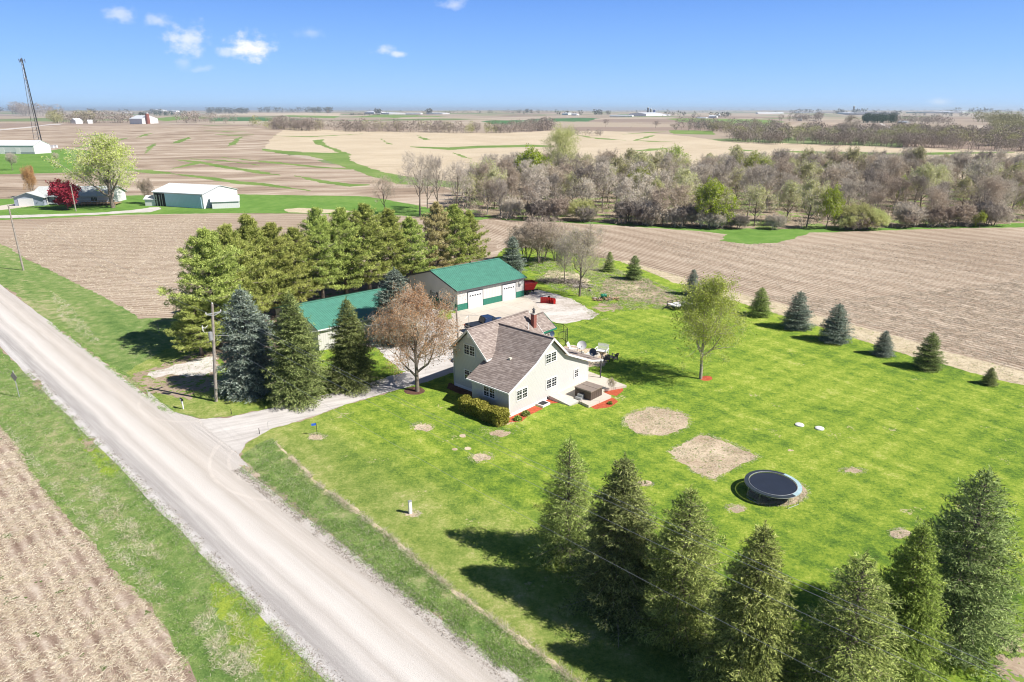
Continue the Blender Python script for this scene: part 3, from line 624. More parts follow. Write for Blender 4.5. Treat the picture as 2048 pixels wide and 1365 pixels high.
# the neighbour's grass
region('neighbour_lawn', 'farlawn', [(-300,476),(-260,450),(100,437),(250,430),(440,427),(600,427),(780,431),(960,440),(1010,432),(860,416),(735,393),(460,389),(270,391),(160,394),(0,398),(-300,404)], .8, .3)
region('neighbour_lawn', 'farlawn', [(-300,330),(-100,312),(90,303),(120,298),(175,301),(240,322),(275,341),(100,347),(-300,356)], 1.5, .3)
region(FD, 'strip', [(566,419),(600,416),(690,421),(740,426),(640,427),(575,425)], .8, .3)
region('neighbour_driveway', 'driveway', [(-300,446),(0,432),(190,426),(262,421),(300,415),(322,414),(318,420),(300,425),(262,426),(190,430),(0,437),(-300,452)], 1., .05)
region('neighbour_driveway', 'concrete', [(-60,424),(0,412),(32,407),(66,412),(30,417),(0,421)], 1., .03)
region('wood_floor', 'leaf_litter', [(930,432),(1100,441),(1400,458),(1550,461),(1700,463),(1850,456),(2100,450),(2400,442),(2400,372),(1500,362),(1100,362),(930,380)], 1.2, .5)
region('wood_edge_grass', 'farlawn', [(1000,437),(1200,445),(1400,457),(1550,459),(1850,454),(2100,446),(2400,440),(2400,445),(2100,453),(1850,459),(1620,466),(1590,476),(1560,485),(1500,489),(1440,482),(1455,470),(1400,463),(1200,449),(1000,440)], .8, .35)
# the plot
region('lawn', 'lawn', [(1010,497),(1090,495),(1150,507),(1240,523),(1291,541),(1346,564),(1411,583),(1491,609),(1560,629),(1631,650),(1712,677),(1798,705),(1894,730),(1953,748),(2048,771),(2300,850),(2700,1000),(2900,1300),(2600,2200),(1700,2600),(1250,1480),(1060,1370),(760,1130),(560,950),(480,910),(488,890),(540,860),(620,835),(700,807),(905,745),(893,640),(800,600),(860,560),(960,540)], .5, .25)
region('lawn', 'lawn_dry', [(480,912),(520,880),(600,868),(700,880),(820,905),(930,960),(1000,1010),(1100,1075),(1250,1180),(1450,1330),(1700,1600),(1700,2600),(1250,1480),(1060,1370),(760,1130),(560,950)], .5, .5)
region('verge', 'verge', [(480,913),(510,893),(545,876),(566,905),(640,972),(765,1062),(905,1182),(1055,1292),(1165,1372),(1600,1750),(1500,2400),(1200,1480),(1050,1370),(900,1255),(700,1095),(600,1010),(530,960)], .35, .12)
region('verge', 'verge', [(-200,480),(0,487),(60,522),(139,560),(199,590),(249,617),(281,637),(336,637),(400,620),(430,700),(480,770),(470,832),(399,838),(349,824),(321,804),(291,777),(249,752),(212,727),(174,699),(139,672),(100,647),(67,620),(30,587),(0,569),(-250,430)], .4, .2)
region('verge', 'lawn', [(250,745),(330,700),(420,660),(440,640),(520,700),(900,690),(900,735),(760,762),(650,790),(560,812),(460,835),(399,838),(349,824),(321,804)], .5, .3)
region('verge', 'verge', [(-400,430),(0,697),(37,732),(82,779),(120,807),(152,840),(204,900),(242,932),(327,1021),(392,1086),(454,1148),(531,1217),(600,1298),(655,1365),(900,1650),(470,1600),(400,1370),(346,1282),(300,1209),(238,1155),(192,1090),(131,1032),(73,959),(31,886),(0,852),(-60,790),(-420,540)], .35, .12)
region('pine_floor', 'needles', [(360,640),(420,612),(560,575),(700,548),(860,528),(960,520),(1010,530),(880,570),(840,600),(760,640),(600,690),(470,760),(430,700)], .5, .4)
region('field_entrance', 'dirt', [(255,755),(300,738),(345,722),(400,706),(435,698),(440,775),(405,790),(340,772),(300,770),(275,770)], .4, .4)
region('field_entrance', 'pad', [(300,748),(345,732),(400,718),(430,712),(435,745),(400,752),(350,748),(310,756)], .4, .4)
region('field_entrance', 'dirt', [(255,755),(300,760),(345,762),(400,778),(380,800),(300,785),(285,775)], .4, .3)
region('verge', 'bright', [(160,868),(205,903),(240,935),(236,958),(205,950),(180,915)], .3, .3)
region('verge', 'bright', [(418,1165),(450,1158),(500,1195),(560,1250),(655,1365),(740,1460),(600,1460),(520,1350),(450,1260),(420,1210)], .3, .35)
region('verge', 'strip', [(548,884),(556,889),(640,967),(765,1058),(905,1176),(1055,1286),(1170,1372),(1162,1376),(1047,1289),(898,1181),(758,1063),(634,972)], .3, .12)
region('straw_strip', 'strip', [(1240,523),(1260,522),(1295,535),(1411,570),(1498,593),(1560,608),(1655,639),(1727,655),(1810,679),(1905,708),(2048,743),(2300,815),(2300,850),(2048,771),(1953,748),(1894,730),(1798,705),(1712,677),(1631,650),(1560,629),(1491,609),(1411,583),(1346,564),(1291,541)], .5, .25)
region('bare_soil', 'dirt', [(1208,560),(1250,552),(1300,560),(1335,585),(1370,600),(1350,612),(1290,606),(1245,600),(1195,585)], .5, .5)
region('bare_soil', 'strip', [(1095,540),(1150,545),(1180,560),(1175,580),(1120,566),(1090,552)], .5, .4)
# roads and drives
rw0, rw1 = 13.2, 20.35
def rd(s, n): return (.7169*s+.6972*n, -.6972*s+.7169*n)
road_poly = [rd(-420, rw0), rd(90, rw0), rd(90, rw1), rd(-13, rw1)]
region('road', 'road', [rd(-420, rw0), rd(120, rw0), rd(120, rw1), rd(-420, rw1)], .3, .12, True)
region('road', 'road', [(291,777),(321,804),(349,824),(399,838),(440,862),(478,912),(500,935),(420,915),(300,800)], .3, .05)
region('driveway', 'driveway', [(399,838),(460,835),(560,812),(650,790),(760,760),(820,740),(865,705),(875,660),(890,625),(910,628),(960,660),(1000,700),(905,745),(850,765),(800,778),(700,807),(620,835),(540,860),(495,885),(478,912),(440,880)], .3, .12)
region('gravel_pad', 'pad', [(1045,592),(1068,579),(1105,586),(1140,597),(1166,610),(1198,628),(1185,638),(1150,643),(1125,647),(1080,640),(1040,625),(1030,600)], .4, .3)
region('gravel_pad', 'driveway', [(720,640),(830,610),(905,628),(893,640),(905,745),(860,760),(800,740),(740,680)], .4, .2)
region('concrete_apron', 'concrete', [(914,622.5),(1049,592),(1062,600),(1080,618),(1090,660),(1040,690),(960,700),(905,700),(897,660),(905,635)], .6, 0)
region('lawn', 'lawn', [(878,622),(905,625),(902,638),(890,641),(876,634)], .4, .1)
# straw and bare patches in the lawn
def blob(px, py, rx, ry, mat, amp=.35, name='straw_patch', n=22, ph=0):
    P = [G(px+rx*math.cos(2*math.pi*k/n), py+ry*math.sin(2*math.pi*k/n))[:2] for k in range(n)]
    region(name, mat, P, .25, amp, True)
blob(1313, 844, 64, 27, 'straw', .22)
region('straw_patch', 'straw', [(1336,903),(1372,886),(1400,870),(1420,873),(1470,892),(1519,914),(1480,930),(1445,948),(1430,961),(1395,945),(1360,925)], .25, .12)
blob(1556, 985, 58, 26, 'straw', .15)
for px, py, rx, ry in [(845,855,17,8),(963,915,18,9),(909,899,5,2.4),(935,897,4,2),(1468,1018,16,6),(1705,942,20,5),(1800,1067,16,7),(1290,968,13,4),(1290,850,10,4),(635,874,12,5),(823,1028,12,5),(1580,901,7,2.4),(925,872,6,3),(1000,868,18,6),(1010,845,14,5),(1400,755,26,8)]:
    blob(px, py, rx, ry, 'straw' if px != 1400 else 'mulch', .22 if rx > 8 else .1, 'straw_patch' if px != 1400 else 'mulch_ring')
REG = [r for r in REG if r[0] != 'mulch_ring']
blob(1412, 757, 13, 5, 'mulch', .06, 'mulch_bed'); blob(829, 782, 21, 8, 'mulch_dark', .06, 'mulch_bed')
blob(178, 890, 14, 14, 'dirt', .2, 'bare_soil'); blob(75, 770, 10, 10, 'dirt', .1, 'bare_soil')
blob(1280, 590, 30, 6, 'straw', .4, 'bare_soil'); blob(2040, 1345, 50, 90, 'dirt', .5, 'bare_soil'); blob(1255,575,24,5,'strip',.3,'bare_soil'); blob(1215,615,30,8,'dirt',.5,'bare_soil')

# house frame: u along the cream gable wall, w to the back left
HO = (-.27, 59.79); HA = R(47.6)
def hw(u, w): return (HO[0]+u*math.cos(HA)-w*math.sin(HA), HO[1]+u*math.sin(HA)+w*math.cos(HA))
def hreg(name, mat, uw, amp=.06): region(name, mat, [hw(*p) for p in uw], .3, amp, True)
hreg('mulch_bed', 'mulch', [(-.8,-.7),(.2,-1.5),(1.5,-1.15),(3.76,-1.06),(3.76,.1),(-.2,.1)])
hreg('mulch_bed', 'mulch', [(5.1,-.7),(5.94,-1.31),(6.3,-.62),(6.3,.1),(5.0,.1)])
hreg('mulch_bed', 'mulch', [(7.3,-4.3),(7.1,-4.95),(8.5,-5.76),(10.2,-5.6),(10.65,-4.9),(10.6,-4.3)])
hreg('mulch_bed', 'mulch', [(11.0,-3.5),(11.3,-4.75),(12.9,-4.4),(13.6,-3.9),(13.4,-3.3),(11.5,-2.9)])
hreg('mulch_bed', 'mulch_dark', [(2.1,10.8),(.9,9.8),(.8,8.),(.9,5.5),(2.2,5.2),(2.2,10.5)])
hreg('fire_pit_patio', 'straw', [(14.9,4.5),(17.5,1.0),(21.5,3.5),(21,8.5),(18,9.4),(15.5,8.0)], .3)

def inpoly(P, poly):
    poly = np.asarray(poly); x, y = P[:, 0], P[:, 1]; ins = np.zeros(len(P), bool); j = len(poly)-1
    for i in range(len(poly)):
        xi, yi = poly[i]; xj, yj = poly[j]
        c = ((yi > y) != (yj > y)) & (x < (xj-xi)*(y-yi)/((yj-yi) or 1e-12)+xi); ins ^= c; j = i
    return ins
def build_ground():
    vs, edges = [], []
    for (n, m, poly) in REG:
        k = len(vs); c = len(poly); vs += poly; edges += [(k+i, k+(i+1) % c) for i in range(c)]
    r = 230.
    while r < 30000:
        for a in np.linspace(-1.25, 1.25, 110):
            vs.append((r*math.sin(a), 60+r*math.cos(a)))
        r *= 1.045
    for a in np.linspace(0, 2*math.pi, 24, endpoint=False): vs.append((34000*math.cos(a), 34000*math.sin(a)))
    out = delaunay_2d_cdt([Vector(v) for v in vs], edges, [], 0, 1e-4, False)
    V = np.array([tuple(v) for v in out[0]]); F = np.array([list(f) for f in out[2]]); C = V[F].mean(1)
    own = np.full(len(F), -1)
    for i, (n, m, poly) in enumerate(REG):
        p = np.array(poly); lo, hi = p.min(0), p.max(0)
        k = np.nonzero((C[:, 0] > lo[0]) & (C[:, 0] < hi[0]) & (C[:, 1] > lo[1]) & (C[:, 1] < hi[1]))[0]
        if len(k): own[k[inpoly(C[k], p)]] = i
    Z = hgt(V[:, 0], V[:, 1]); V3 = np.column_stack([V, Z])
    groups = {}
    for f, o in zip(F, own):
        k = int(o); groups.setdefault(('ground', 'farmland') if k < 0 else REG[k][:2], []).append(f)
    byname = {}
    for (n, m), fs in groups.items(): byname.setdefault(n, []).append((m, fs))
    for n, lst in byname.items():
        fs = np.array([f for _, l in lst for f in l]); mi = np.concatenate([np.full(len(l), i) for i, (_, l) in enumerate(lst)])
        u, inv = np.unique(fs, return_inverse=True); inv = inv.reshape(-1, 3)
        P = V3[u]; a = P[inv[:, 1]]-P[inv[:, 0]]; b = P[inv[:, 2]]-P[inv[:, 0]]; fl = (a[:, 0]*b[:, 1]-a[:, 1]*b[:, 0]) < 0; inv[fl] = inv[fl][:, ::-1]
        me = mesh_np(n, P, inv, [GM[m] for m, _ in lst], mi, True); tag(link(n, me), kind='structure')
build_ground()

# ------------------------------------------------------------ building helpers
def window(parent, plane, at, c0, c1, z0, z1, out=-1, sashes=2, glass='glass', sill=True):
    """plane 'u' = wall at constant u, running along w; plane 'w' the other way; out = outward sign"""
    f = MB(); p = MB(); n = MB()
    def bx(mb, a0, a1, zz0, zz1, d0, d1):
        lo, hi = sorted((at+out*d0, at+out*d1))
        if plane == 'u': mb.box(lo, hi, a0, a1, zz0, zz1)
        else: mb.box(a0, a1, lo, hi, zz0, zz1)
    t = .10
    bx(f, c0, c1, z0, z0+t, 0, .055); bx(f, c0, c1, z1-t, z1, 0, .055); bx(f, c0, c0+t, z0+t, z1-t, 0, .055); bx(f, c1-t, c1, z0+t, z1-t, 0, .055)
    for k in range(1, sashes):
        x = c0+(c1-c0)*k/sashes; bx(f, x-.06, x+.06, z0+t, z1-t, 0, .05)
    o = f.build('window', M['white'], parent)
    bx(p, c0+t, c1-t, z0+t, z1-t, .002, .018); p.build('pane', M[glass], o)
    for k in range(sashes):
        a, b = c0+(c1-c0)*k/sashes, c0+(c1-c0)*(k+1)/sashes; zm = (z0+z1)/2
        bx(n, a+.06, b-.06, zm-.03, zm+.03, .018, .036); bx(n, (a+b)/2-.014, (a+b)/2+.014, z0+t, z1-t, .018, .030)
        bx(n, a+.06, b-.06, (zm+z1)/2-.012, (zm+z1)/2+.012, .018, .028); bx(n, a+.06, b-.06, (zm+z0)/2-.012, (zm+z0)/2+.012, .018, .028)
    n.build('glazing_bars', M['white'], o)
    return o
def seams(mb, a0, b0, a1, b1, pitch, r=.018, h=.03):
    """standing seams on a roof plane: from line a0->a1 (ridge) to b0->b1 (eave)"""
    a0, b0, a1, b1 = map(Vector, (a0, b0, a1, b1)); n = int((a1-a0).length/pitch)
    for i in range(n+1):
        t = i/n; mb.beam(a0.lerp(a1, t)+Vector((0,0,h*.4)), b0.lerp(b1, t)+Vector((0,0,h*.4)), r*2, h)

# ------------------------------------------------------------ farmhouse
def farmhouse():
    h = thing('farmhouse', 'cream and grey sided farmhouse with brown shingle roofs and a red brick chimney', 'house', (*HO, 0), HA)
    # walls
    MB().prism([(0,.32),(12.6,.32),(12.6,2.28),(8.65,4.05),(6.2,6.33),(3.5,4.43),(0,2.62)], 1, 0, 5.06).build('wall', M['siding'], h)
    MB().prism([(4.95,.322),(9.86,.322),(9.86,4.2),(7.4,6.58),(4.95,4.2)], 0, 2.04, 10.85).build('wall', M['siding'], h)
    MB().prism([(9.55,.3),(13.4,.3),(13.4,2.6),(11.45,4.0),(9.55,2.6)], 0, 8.5, 18.4).build('wall', M['ribbed'], h)
    f = MB(); f.prism([(-.015,-.02),(12.615,-.02),(12.615,.32),(-.015,.32)], 1, -.015, 5.075); f.box(2.025,10.865,4.9,9.875,-.021,.321); f.box(8.49,18.41,9.54,13.41,-.022,.299)
    f.build('foundation', M['white'], h)
    # roofs
    def roof(q, name='roof', par=h, t=.14): return MB().slab(q, t).build(name, M['shingle'], par)
    a, b = -.35, 7.3
    fr = roof([(6.2,a,6.6),(6.2,b,6.6),(3.5,b,4.68),(3.5,a,4.68)])
    roof([(3.5,a,4.678),(3.5,5.38,4.678),(-.38,5.38,2.79),(-.38,a,2.79)])
    roof([(6.2,b,6.6),(6.2,a,6.6),(8.65,a,4.28),(8.65,b,4.28)])
    roof([(8.65,4.9,4.278),(8.65,a,4.278),(12.72,a,2.5),(12.72,4.9,2.5)])
    roof([(12.72,4.9,2.498),(12.72,a,2.498),(14.15,-.82,2.28),(14.6,4.9,2.2)], 'porch_roof')
    roof([(1.72,7.4,6.85),(11.15,7.4,6.85),(11.15,4.68,4.22),(1.72,4.68,4.22)])
    rr = roof([(11.15,7.4,6.85),(1.72,7.4,6.85),(1.72,10.14,4.22),(11.15,10.14,4.22)])
    roof([(8.2,11.45,4.22),(18.65,11.45,4.22),(18.65,9.28,2.68),(8.2,9.28,2.68)])
    roof([(18.65,11.45,4.22),(8.2,11.45,4.22),(8.2,13.65,2.68),(18.65,13.65,2.68)])
    # ridge caps
    rc = MB(); rc.beam((6.2,-.35,6.61),(6.2,7.2,6.61),.26,.05); rc.beam((1.72,7.4,6.86),(11.15,7.4,6.86),.26,.05); rc.beam((8.2,11.45,4.23),(18.65,11.45,4.23),.24,.05); rc.build('ridge_cap', M['shingle'], fr)
    v = MB(); v.box(2.95,3.2,2.55,2.8,4.35,4.62); v.build('roof_vent', plain('vent_cream', (.65,.62,.52), .6), fr)
    # fascia and rake boards
    g = MB(); W = .2
    for p in [[(6.2,-.37,6.5),(3.5,-.37,4.58)],[(3.5,-.37,4.58),(-.38,-.37,2.69)],[(6.2,-.37,6.5),(8.65,-.37,4.18)],[(8.65,-.37,4.18),(12.72,-.37,2.4)],[(12.72,-.37,2.40),(14.16,-.85,2.18)],
              [(1.70,7.4,6.75),(1.70,4.66,4.12)],[(1.70,7.4,6.75),(1.70,10.16,4.12)],[(11.17,7.4,6.75),(11.17,4.66,4.12)],[(11.17,7.4,6.75),(11.17,10.16,4.12)],[(14.17,-.84,2.2),(14.62,4.9,2.1)]]:
        g.beam(p[0], p[1], .04, W)
    g.beam((1.72,4.66,4.12),(3.6,4.66,4.12),.04,.18); g.beam((1.72,10.16,4.12),(11.15,10.16,4.12),.04,.18); g.beam((8.65,-.01,2.1),(8.66,-.01,2.1),.01,.01)
    g.each('fascia', M['white'], h)
    g = MB(); g.beam((-.44,-.35,2.68),(-.44,5.38,2.68),.12,.12); g.tube([(-.4,-.2,2.6),(-.12,-.06,2.4),(-.06,-.06,.2)], .045, 6); g.tube([(1.98,9.8,4.1),(1.98,9.8,.2)], .045, 6); g.each('gutter', M['white'], h)
    g = MB(); g.beam((11.2,9.26,2.6),(18.67,9.26,2.6),.05,.22); g.beam((18.67,9.26,2.62),(18.67,11.45,4.14),.05,.2); g.beam((18.67,13.66,2.62),(18.67,11.45,4.14),.05,.2); g.each('green_fascia', M['green_trim'], h)
    # corner boards
    g = MB(); g.box(-.025,.10,-.025,.07,.32,2.6); g.box(12.52,12.625,-.025,.08,.32,2.25); g.box(2.012,2.09,9.80,9.89,.33,4.15); g.each('corner_board', M['white'], h)
    g = MB(); g.box(1.9,2.03,7.2,7.6,5.9,6.45); g.build('gable_vent', M['white'], h)
    # windows
    window(h, 'w', 0, .98, 2.65, 1.30, 2.46); window(h, 'w', 0, 5.47, 7.20, 1.14, 2.26); window(h, 'w', 0, 10.08, 10.9, 1.03, 2.03, sashes=1); window(h, 'w', 0, 5.30, 7.05, 3.9, 5.02)
    window(h, 'u', 2.04, 6.57, 8.24, 3.95, 5.15); window(h, 'u', 2.04, 6.6, 8.27, 1.14, 2.32); window(h, 'u', 0, 1.79, 3.43, 1.32, 2.44)
    MB().box(5.66,5.78,-.10,0.01,.12,.36).build('dryer_vent', M['black'], h)
    # porch post
    MB().box(13.78,13.88,-.86,-.76,.28,2.25).build('porch_post', M['darkgrey'], h)
    MB().box(13.95,14.05,4.3,4.4,.28,2.2).build('porch_post', M['darkgrey'], h)
    MB().box(13.3,13.6,-.55,-.3,2.06,2.16).build('porch_lamp', M['black'], h)
    # chimney
    c = MB(); c.box(10.3,10.76,5.8,6.26,4.6,6.85); ch = c.build('chimney', M['brick'], h)
    MB().box(10.26,10.8,5.76,6.3,6.85,6.94).build('chimney_cap', M['conc'], ch)
    c = MB(); c.lathe([(.14,0),(.14,.35),(.1,.36)], 12, (10.52,6.03,6.9)); c.lathe([(.2,.0),(.05,.16)], 12, (10.52,6.03,7.35)); c.tube([(10.5,6.0,7.3),(10.5,6.0,7.72)], .03, 6); c.build('flue', M['darkgrey'], ch)
    c = MB(); c.tube([(9.5,5.9,5.2),(9.5,5.9,6.1)], .06, 8); c.build('vent_pipe', M['white'], h)
    return h
farmhouse()
# concrete patio slab with its ramp
def HT(name, label, cat, **k): return thing(name, label, cat, (*HO, 0), HA, **k)
p = MB().prism([(7.3,-.03),(7.15,-3.3),(6.95,-4.3),(10.5,-4.55),(10.75,-3.2),(11.3,-3.0),(13.9,-4.15),(14.9,4.9),(12.65,4.9),(12.65,-.03)], 2, -.05, .26).build('patio', GM['concrete'])
p.location = (*HO, 0); p.rotation_euler = (0, 0, HA); tag(p, kind='structure')
r_ = MB(); r_.add([(5.95,-.03,-.02),(6.0,-2.65,-.02),(7.6,-3.0,-.02),(7.28,-.03,-.02),(5.95,-.03,.42),(6.0,-2.65,.08),(7.14,-2.95,.28),(7.28,-.03,.44)],[(3,2,1,0),(4,5,6,7),(0,1,5,4),(1,2,6,5),(2,3,7,6),(3,0,4,7)])
p = r_.build('ramp', M['conc']); p.location = (*HO, 0); p.rotation_euler = (0, 0, HA); tag(p, kind='structure')
t = HT('hot_tub', 'square brown hot tub with a closed folding cover on the concrete patio', 'hot tub')
b = MB(); b.box(8.02,9.98,-3.75,-1.75,.26,1.12)
for k in range(1, 6):
    for q in (-3.765, -1.75): b.box(8.02+k*.327-.01, 8.02+k*.327+.01, q, q+.015, .3, 1.1)
b.build('cabinet', plain('brown_cabinet', (.10,.072,.058), .6, var=.1), t, .02)
b = MB(); b.box(7.97,8.99,-3.80,-1.70,1.12,1.26); b.box(9.01,10.03,-3.80,-1.70,1.12,1.26); b.build('cover', plain('taupe_vinyl', (.24,.195,.165), .5, var=.08), t, .025)
b = MB(); b.tube([(8.0,-3.3,1.15),(8.0,-2.0,.5),(7.94,-2.5,.3)], .02, 6); b.tube([(7.96,-1.9,1.1),(7.9,-2.6,.75)], .02, 6); b.build('cover_lifter', M['black'], t)
t = HT('tub_steps', 'two grey plastic steps in front of the hot tub', 'steps')
b = MB(); b.box(7.35,7.95,-3.0,-2.3,.26,.50); b.build('step', M['galv'], t, .015); b = MB(); b.box(7.65,7.97,-2.98,-2.32,.50,.74); b.build('step', M['galv'], t, .015)
t = HT('window_well', 'white framed window well with a dark grate in the red mulch', 'window well')
b = MB(); b.box(3.9,4.0,-.95,-.03,-.02,.2); b.box(4.95,5.05,-.95,-.03,-.02,.2); b.box(4.0,4.95,-.95,-.85,-.02,.2); b.build('frame', M['white'], t)
b = MB(); b.box(4.0,4.95,-.85,-.03,.1,.14); b.build('grate', M['black'], t)
# ------------------------------------------------------------ satellite dishes, aerial, service pole
def dish(loc, rz, tilt, r, col, label, h=.9, wall=False):
    t = thing('satellite_dish', label, 'satellite dish', loc, rz, 'satellite dishes about the house')
    a = Vector((0, -math.cos(tilt), math.sin(tilt))); c = Vector((0, -.12, h))
    prof = [(r*q, .16*r*q*q*2) for q in (0.02, .3, .6, .85, 1)]+[(r*q, .16*r*q*q*2-.012) for q in (1, .85, .6, .3, .02)]
    MB().lathe(prof, 32, c, a).build('reflector', col, t, sm=True)
    s = MB(); e = c+a*r*.95+Vector((0, 0, -r*.55))
    s.tube([c+Vector((0,0,-r*.9)), e], .015, 6); s.box(e.x-.05, e.x+.05, e.y-.08, e.y+.04, e.z-.03, e.z+.06); s.build('feed_arm', M['galv'], t)
    s = MB(); s.tube([c, (0, .05, h*.72), (0, .08, 0)] if not wall else [c, (0, .22, h-.1), (0, .30, h-.25)], .028, 8); s.build('mast', M['darkgrey'], t); return t
dg = plain('dish_pale', (.5,.5,.5), .5); db = plain('dish_dark_blue', (.035,.06,.11), .45)
x, y = hw(14.0, 1.95); dish((x, y, 2.3), R(-8), R(38), .52, dg, 'pale grey satellite dish standing on the porch roof', 1.0)
x, y = hw(13.75, .15); dish((x, y, 2.3), R(-30), R(15), .42, db, 'dark blue satellite dish at the front edge of the porch roof', .75)
x, y = hw(17.6, 9.28); dish((x, y, .95), HA+R(-8), R(10), .36, db, 'small dark blue dish fixed to the white shed wall of the house', 1.25, True)
t = thing('television_aerial', 'thin television aerial on a mast above the rear roof ridge', 'aerial', (*hw(2.35, 7.75), 6.45))
b = MB(); b.tube([(0,0,0),(0,0,1.75)], .022, 6); b.build('mast', M['galv'], t)
b = MB(); b.tube([(-.95,.1,1.72),(.95,-.1,1.72)], .014, 5)
for k in range(-4, 5): b.tube([(k*.2,-.25+.1,1.72),(k*.2,.25-.1,1.72)], .008, 4)
b.tube([(-.35,-.5,1.5),(0,0,1.70)], .012, 4); b.build('antenna', M['galv'], t)
t = thing('service_pole', 'short weathered service pole behind the left gable of the farmhouse', 'pole', (-6.75, 80.2, 0))
MB().tube([(.15,0,-.2),(.05,0,2.5),(-.05,0,5.1)], [.15,.13,.11], 10).build('post', M['pole'], t)
b = MB(); b.box(-.05,.12,-.22,-.08,2.0,2.5); b.box(-.12,.05,-.2,-.05,3.6,3.8); b.each('meter_box', M['galv'], t)

# ------------------------------------------------------------ big green-roofed garage
GO, GA = (-7.97, 96.4), R(40.7)
def garage():
    t = thing('garage', 'long white and green metal garage with two white overhead doors and a green roof', 'garage', (*GO, 0), GA)
    L, Wd, he, hr, wr = 13.0, 12.8, 3.1, 4.95, 6.4
    MB().prism([(0,.95),(Wd,.95),(Wd,he),(wr,hr-.08),(0,he)], 0, 0, L).build('wall', M['ribbed'], t)
    b = MB(); b.box(-.02,L+.02,-.02,Wd+.02,-.05,.95); b.build('wainscot', M['ribbed_green'], t)
    rf = MB(); rf.slab([(-.25,wr,hr+.05),(L+.3,wr,hr+.05),(L+.3,-.35,he-.02),(-.25,-.35,he-.02)], .08); rf.slab([(L+.3,wr,hr+.05),(-.25,wr,hr+.05),(-.25,Wd+.35,he-.02),(L+.3,Wd+.35,he-.02)], .08)
    seams(rf, (-.25,wr,hr+.05), (-.25,-.35,he-.02), (L+.3,wr,hr+.05), (L+.3,-.35,he-.02), .3); seams(rf, (-.25,wr,hr+.05), (-.25,Wd+.35,he-.02), (L+.3,wr,hr+.05), (L+.3,Wd+.35,he-.02), .6)
    rf.beam((-.25,wr,hr+.09),(L+.3,wr,hr+.09),.4,.05); rf.build('roof', M['green_roof'], t)
    b = MB(); b.beam((-.27,-.37,he-.12),(L+.32,-.37,he-.12),.04,.18); b.beam((-.27,-.37,he-.1),(-.27,wr,hr-.05),.05,.2); b.beam((-.27,Wd+.37,he-.1),(-.27,wr,hr-.05),.05,.2); b.beam((L+.32,-.37,he-.1),(L+.32,wr,hr-.05),.05,.2); b.each('trim', M['darkgrey'], t)
    for a, c in ((1.93, 4.65), (8.53, 11.2)):
        d = MB(); d.box(a, c, -.06, .0, -.0, 2.45)
        for k in range(1, 5): d.box(a, c, -.068, -.06, k*.49-.012, k*.49+.0)
        dd = d.build('overhead_door', plain('door_white', (.70,.70,.70), .45), t)
        w = MB()
        for k in range(5):
            x = a+.2+k*(c-a-.4)/5+.05; w.box(x, x+.3, -.075, -.061, 1.78, 1.98)
        w.each('door_window', M['glass'], dd)
        f = MB(); f.box(a-.09, a, -.09, .0, 0, 2.55); f.box(c, c+.09, -.09, .0, 0, 2.55); f.box(a, c, -.09, .0, 2.46, 2.55); f.build('door_frame', M['darkgrey'], t)
    d = MB(); d.box(-.05, 0, .6, 1.6, .02, 2.05); dd = d.build('side_door', M['white'], t); MB().box(-.07,-.051,.85,1.35,1.1,1.85).build('door_pane', M['glass'], dd)
    for a, c, z0, z1 in ((5.35, 6.55, .98, 1.8), (10.4, 11.5, .98, 1.8)):
        w = window(t, 'u', 0, a, c, z0, z1, sashes=2)
        s = MB(); s.box(-.04, 0, a-.36, a-.03, z0, z1); s.box(-.04, 0, c+.03, c+.36, z0, z1); s.each('shutter', M['darkgrey'], t)
    b = MB(); b.lathe([(.12,-.1),(.12,0),(.02,.05)], 12, (-.05,3.6,4.0), (-1,0,0)); b.build('lamp', M['white'], t)
    b = MB(); b.tube([(L+.12,-.25,3.0),(L+.08,-.08,2.8),(L+.08,-.08,.1)], .05, 6); b.build('downpipe', M['black'], t)
garage()
ca, sa = math.cos(GA), math.sin(GA)
def gw(u, w): return (GO[0]+u*ca-w*sa, GO[1]+u*sa+w*ca)
x, y = gw(12.3, -.05); dish((x, y, 1.3), GA+R(-25), R(25), .38, plain('dish_grey', (.33,.33,.33), .5), 'grey satellite dish beside the right overhead door of the garage', 1.1, True)
# ------------------------------------------------------------ long shed behind the spruces
def shed():
    o = (-23.6, 78.6); t = thing('storage_shed', 'long white shed with a shallow green metal roof behind the row of spruces', 'shed', (*o, 0), R(41.5))
    L, Wd, he, hr, wr = 14.2, 12.4, 2.85, 4.5, 6.3
    MB().prism([(.1,-.05),(Wd-.1,-.05),(Wd-.1,he-.1),(wr,hr-.15),(.1,he-.1)], 0, .15, L-.15).build('wall', M['ribbed'], t)
    rf = MB(); rf.slab([(0,wr,hr),(L,wr,hr),(L,-.3,he),(0,-.3,he)], .08); rf.slab([(L,wr,hr),(0,wr,hr),(0,Wd+.3,he),(L,Wd+.3,he)], .08)
    seams(rf, (0,wr,hr), (0,-.3,he), (L,wr,hr), (L,-.3,he), .3); seams(rf, (0,wr,hr), (0,Wd+.3,he), (L,wr,hr), (L,Wd+.3,he), .6); rf.beam((0,wr,hr+.04),(L,wr,hr+.04),.36,.05)
    rf.build('roof', M['green_roof'], t)
    b = MB(); b.beam((0,-.32,he-.1),(L,-.32,he-.1),.04,.14); b.each('gutter', M['white'], t)
    d = MB(); d.box(5.5,8.5,.04,.1,0,2.3); d.build('overhead_door', M['white'], t)
shed()

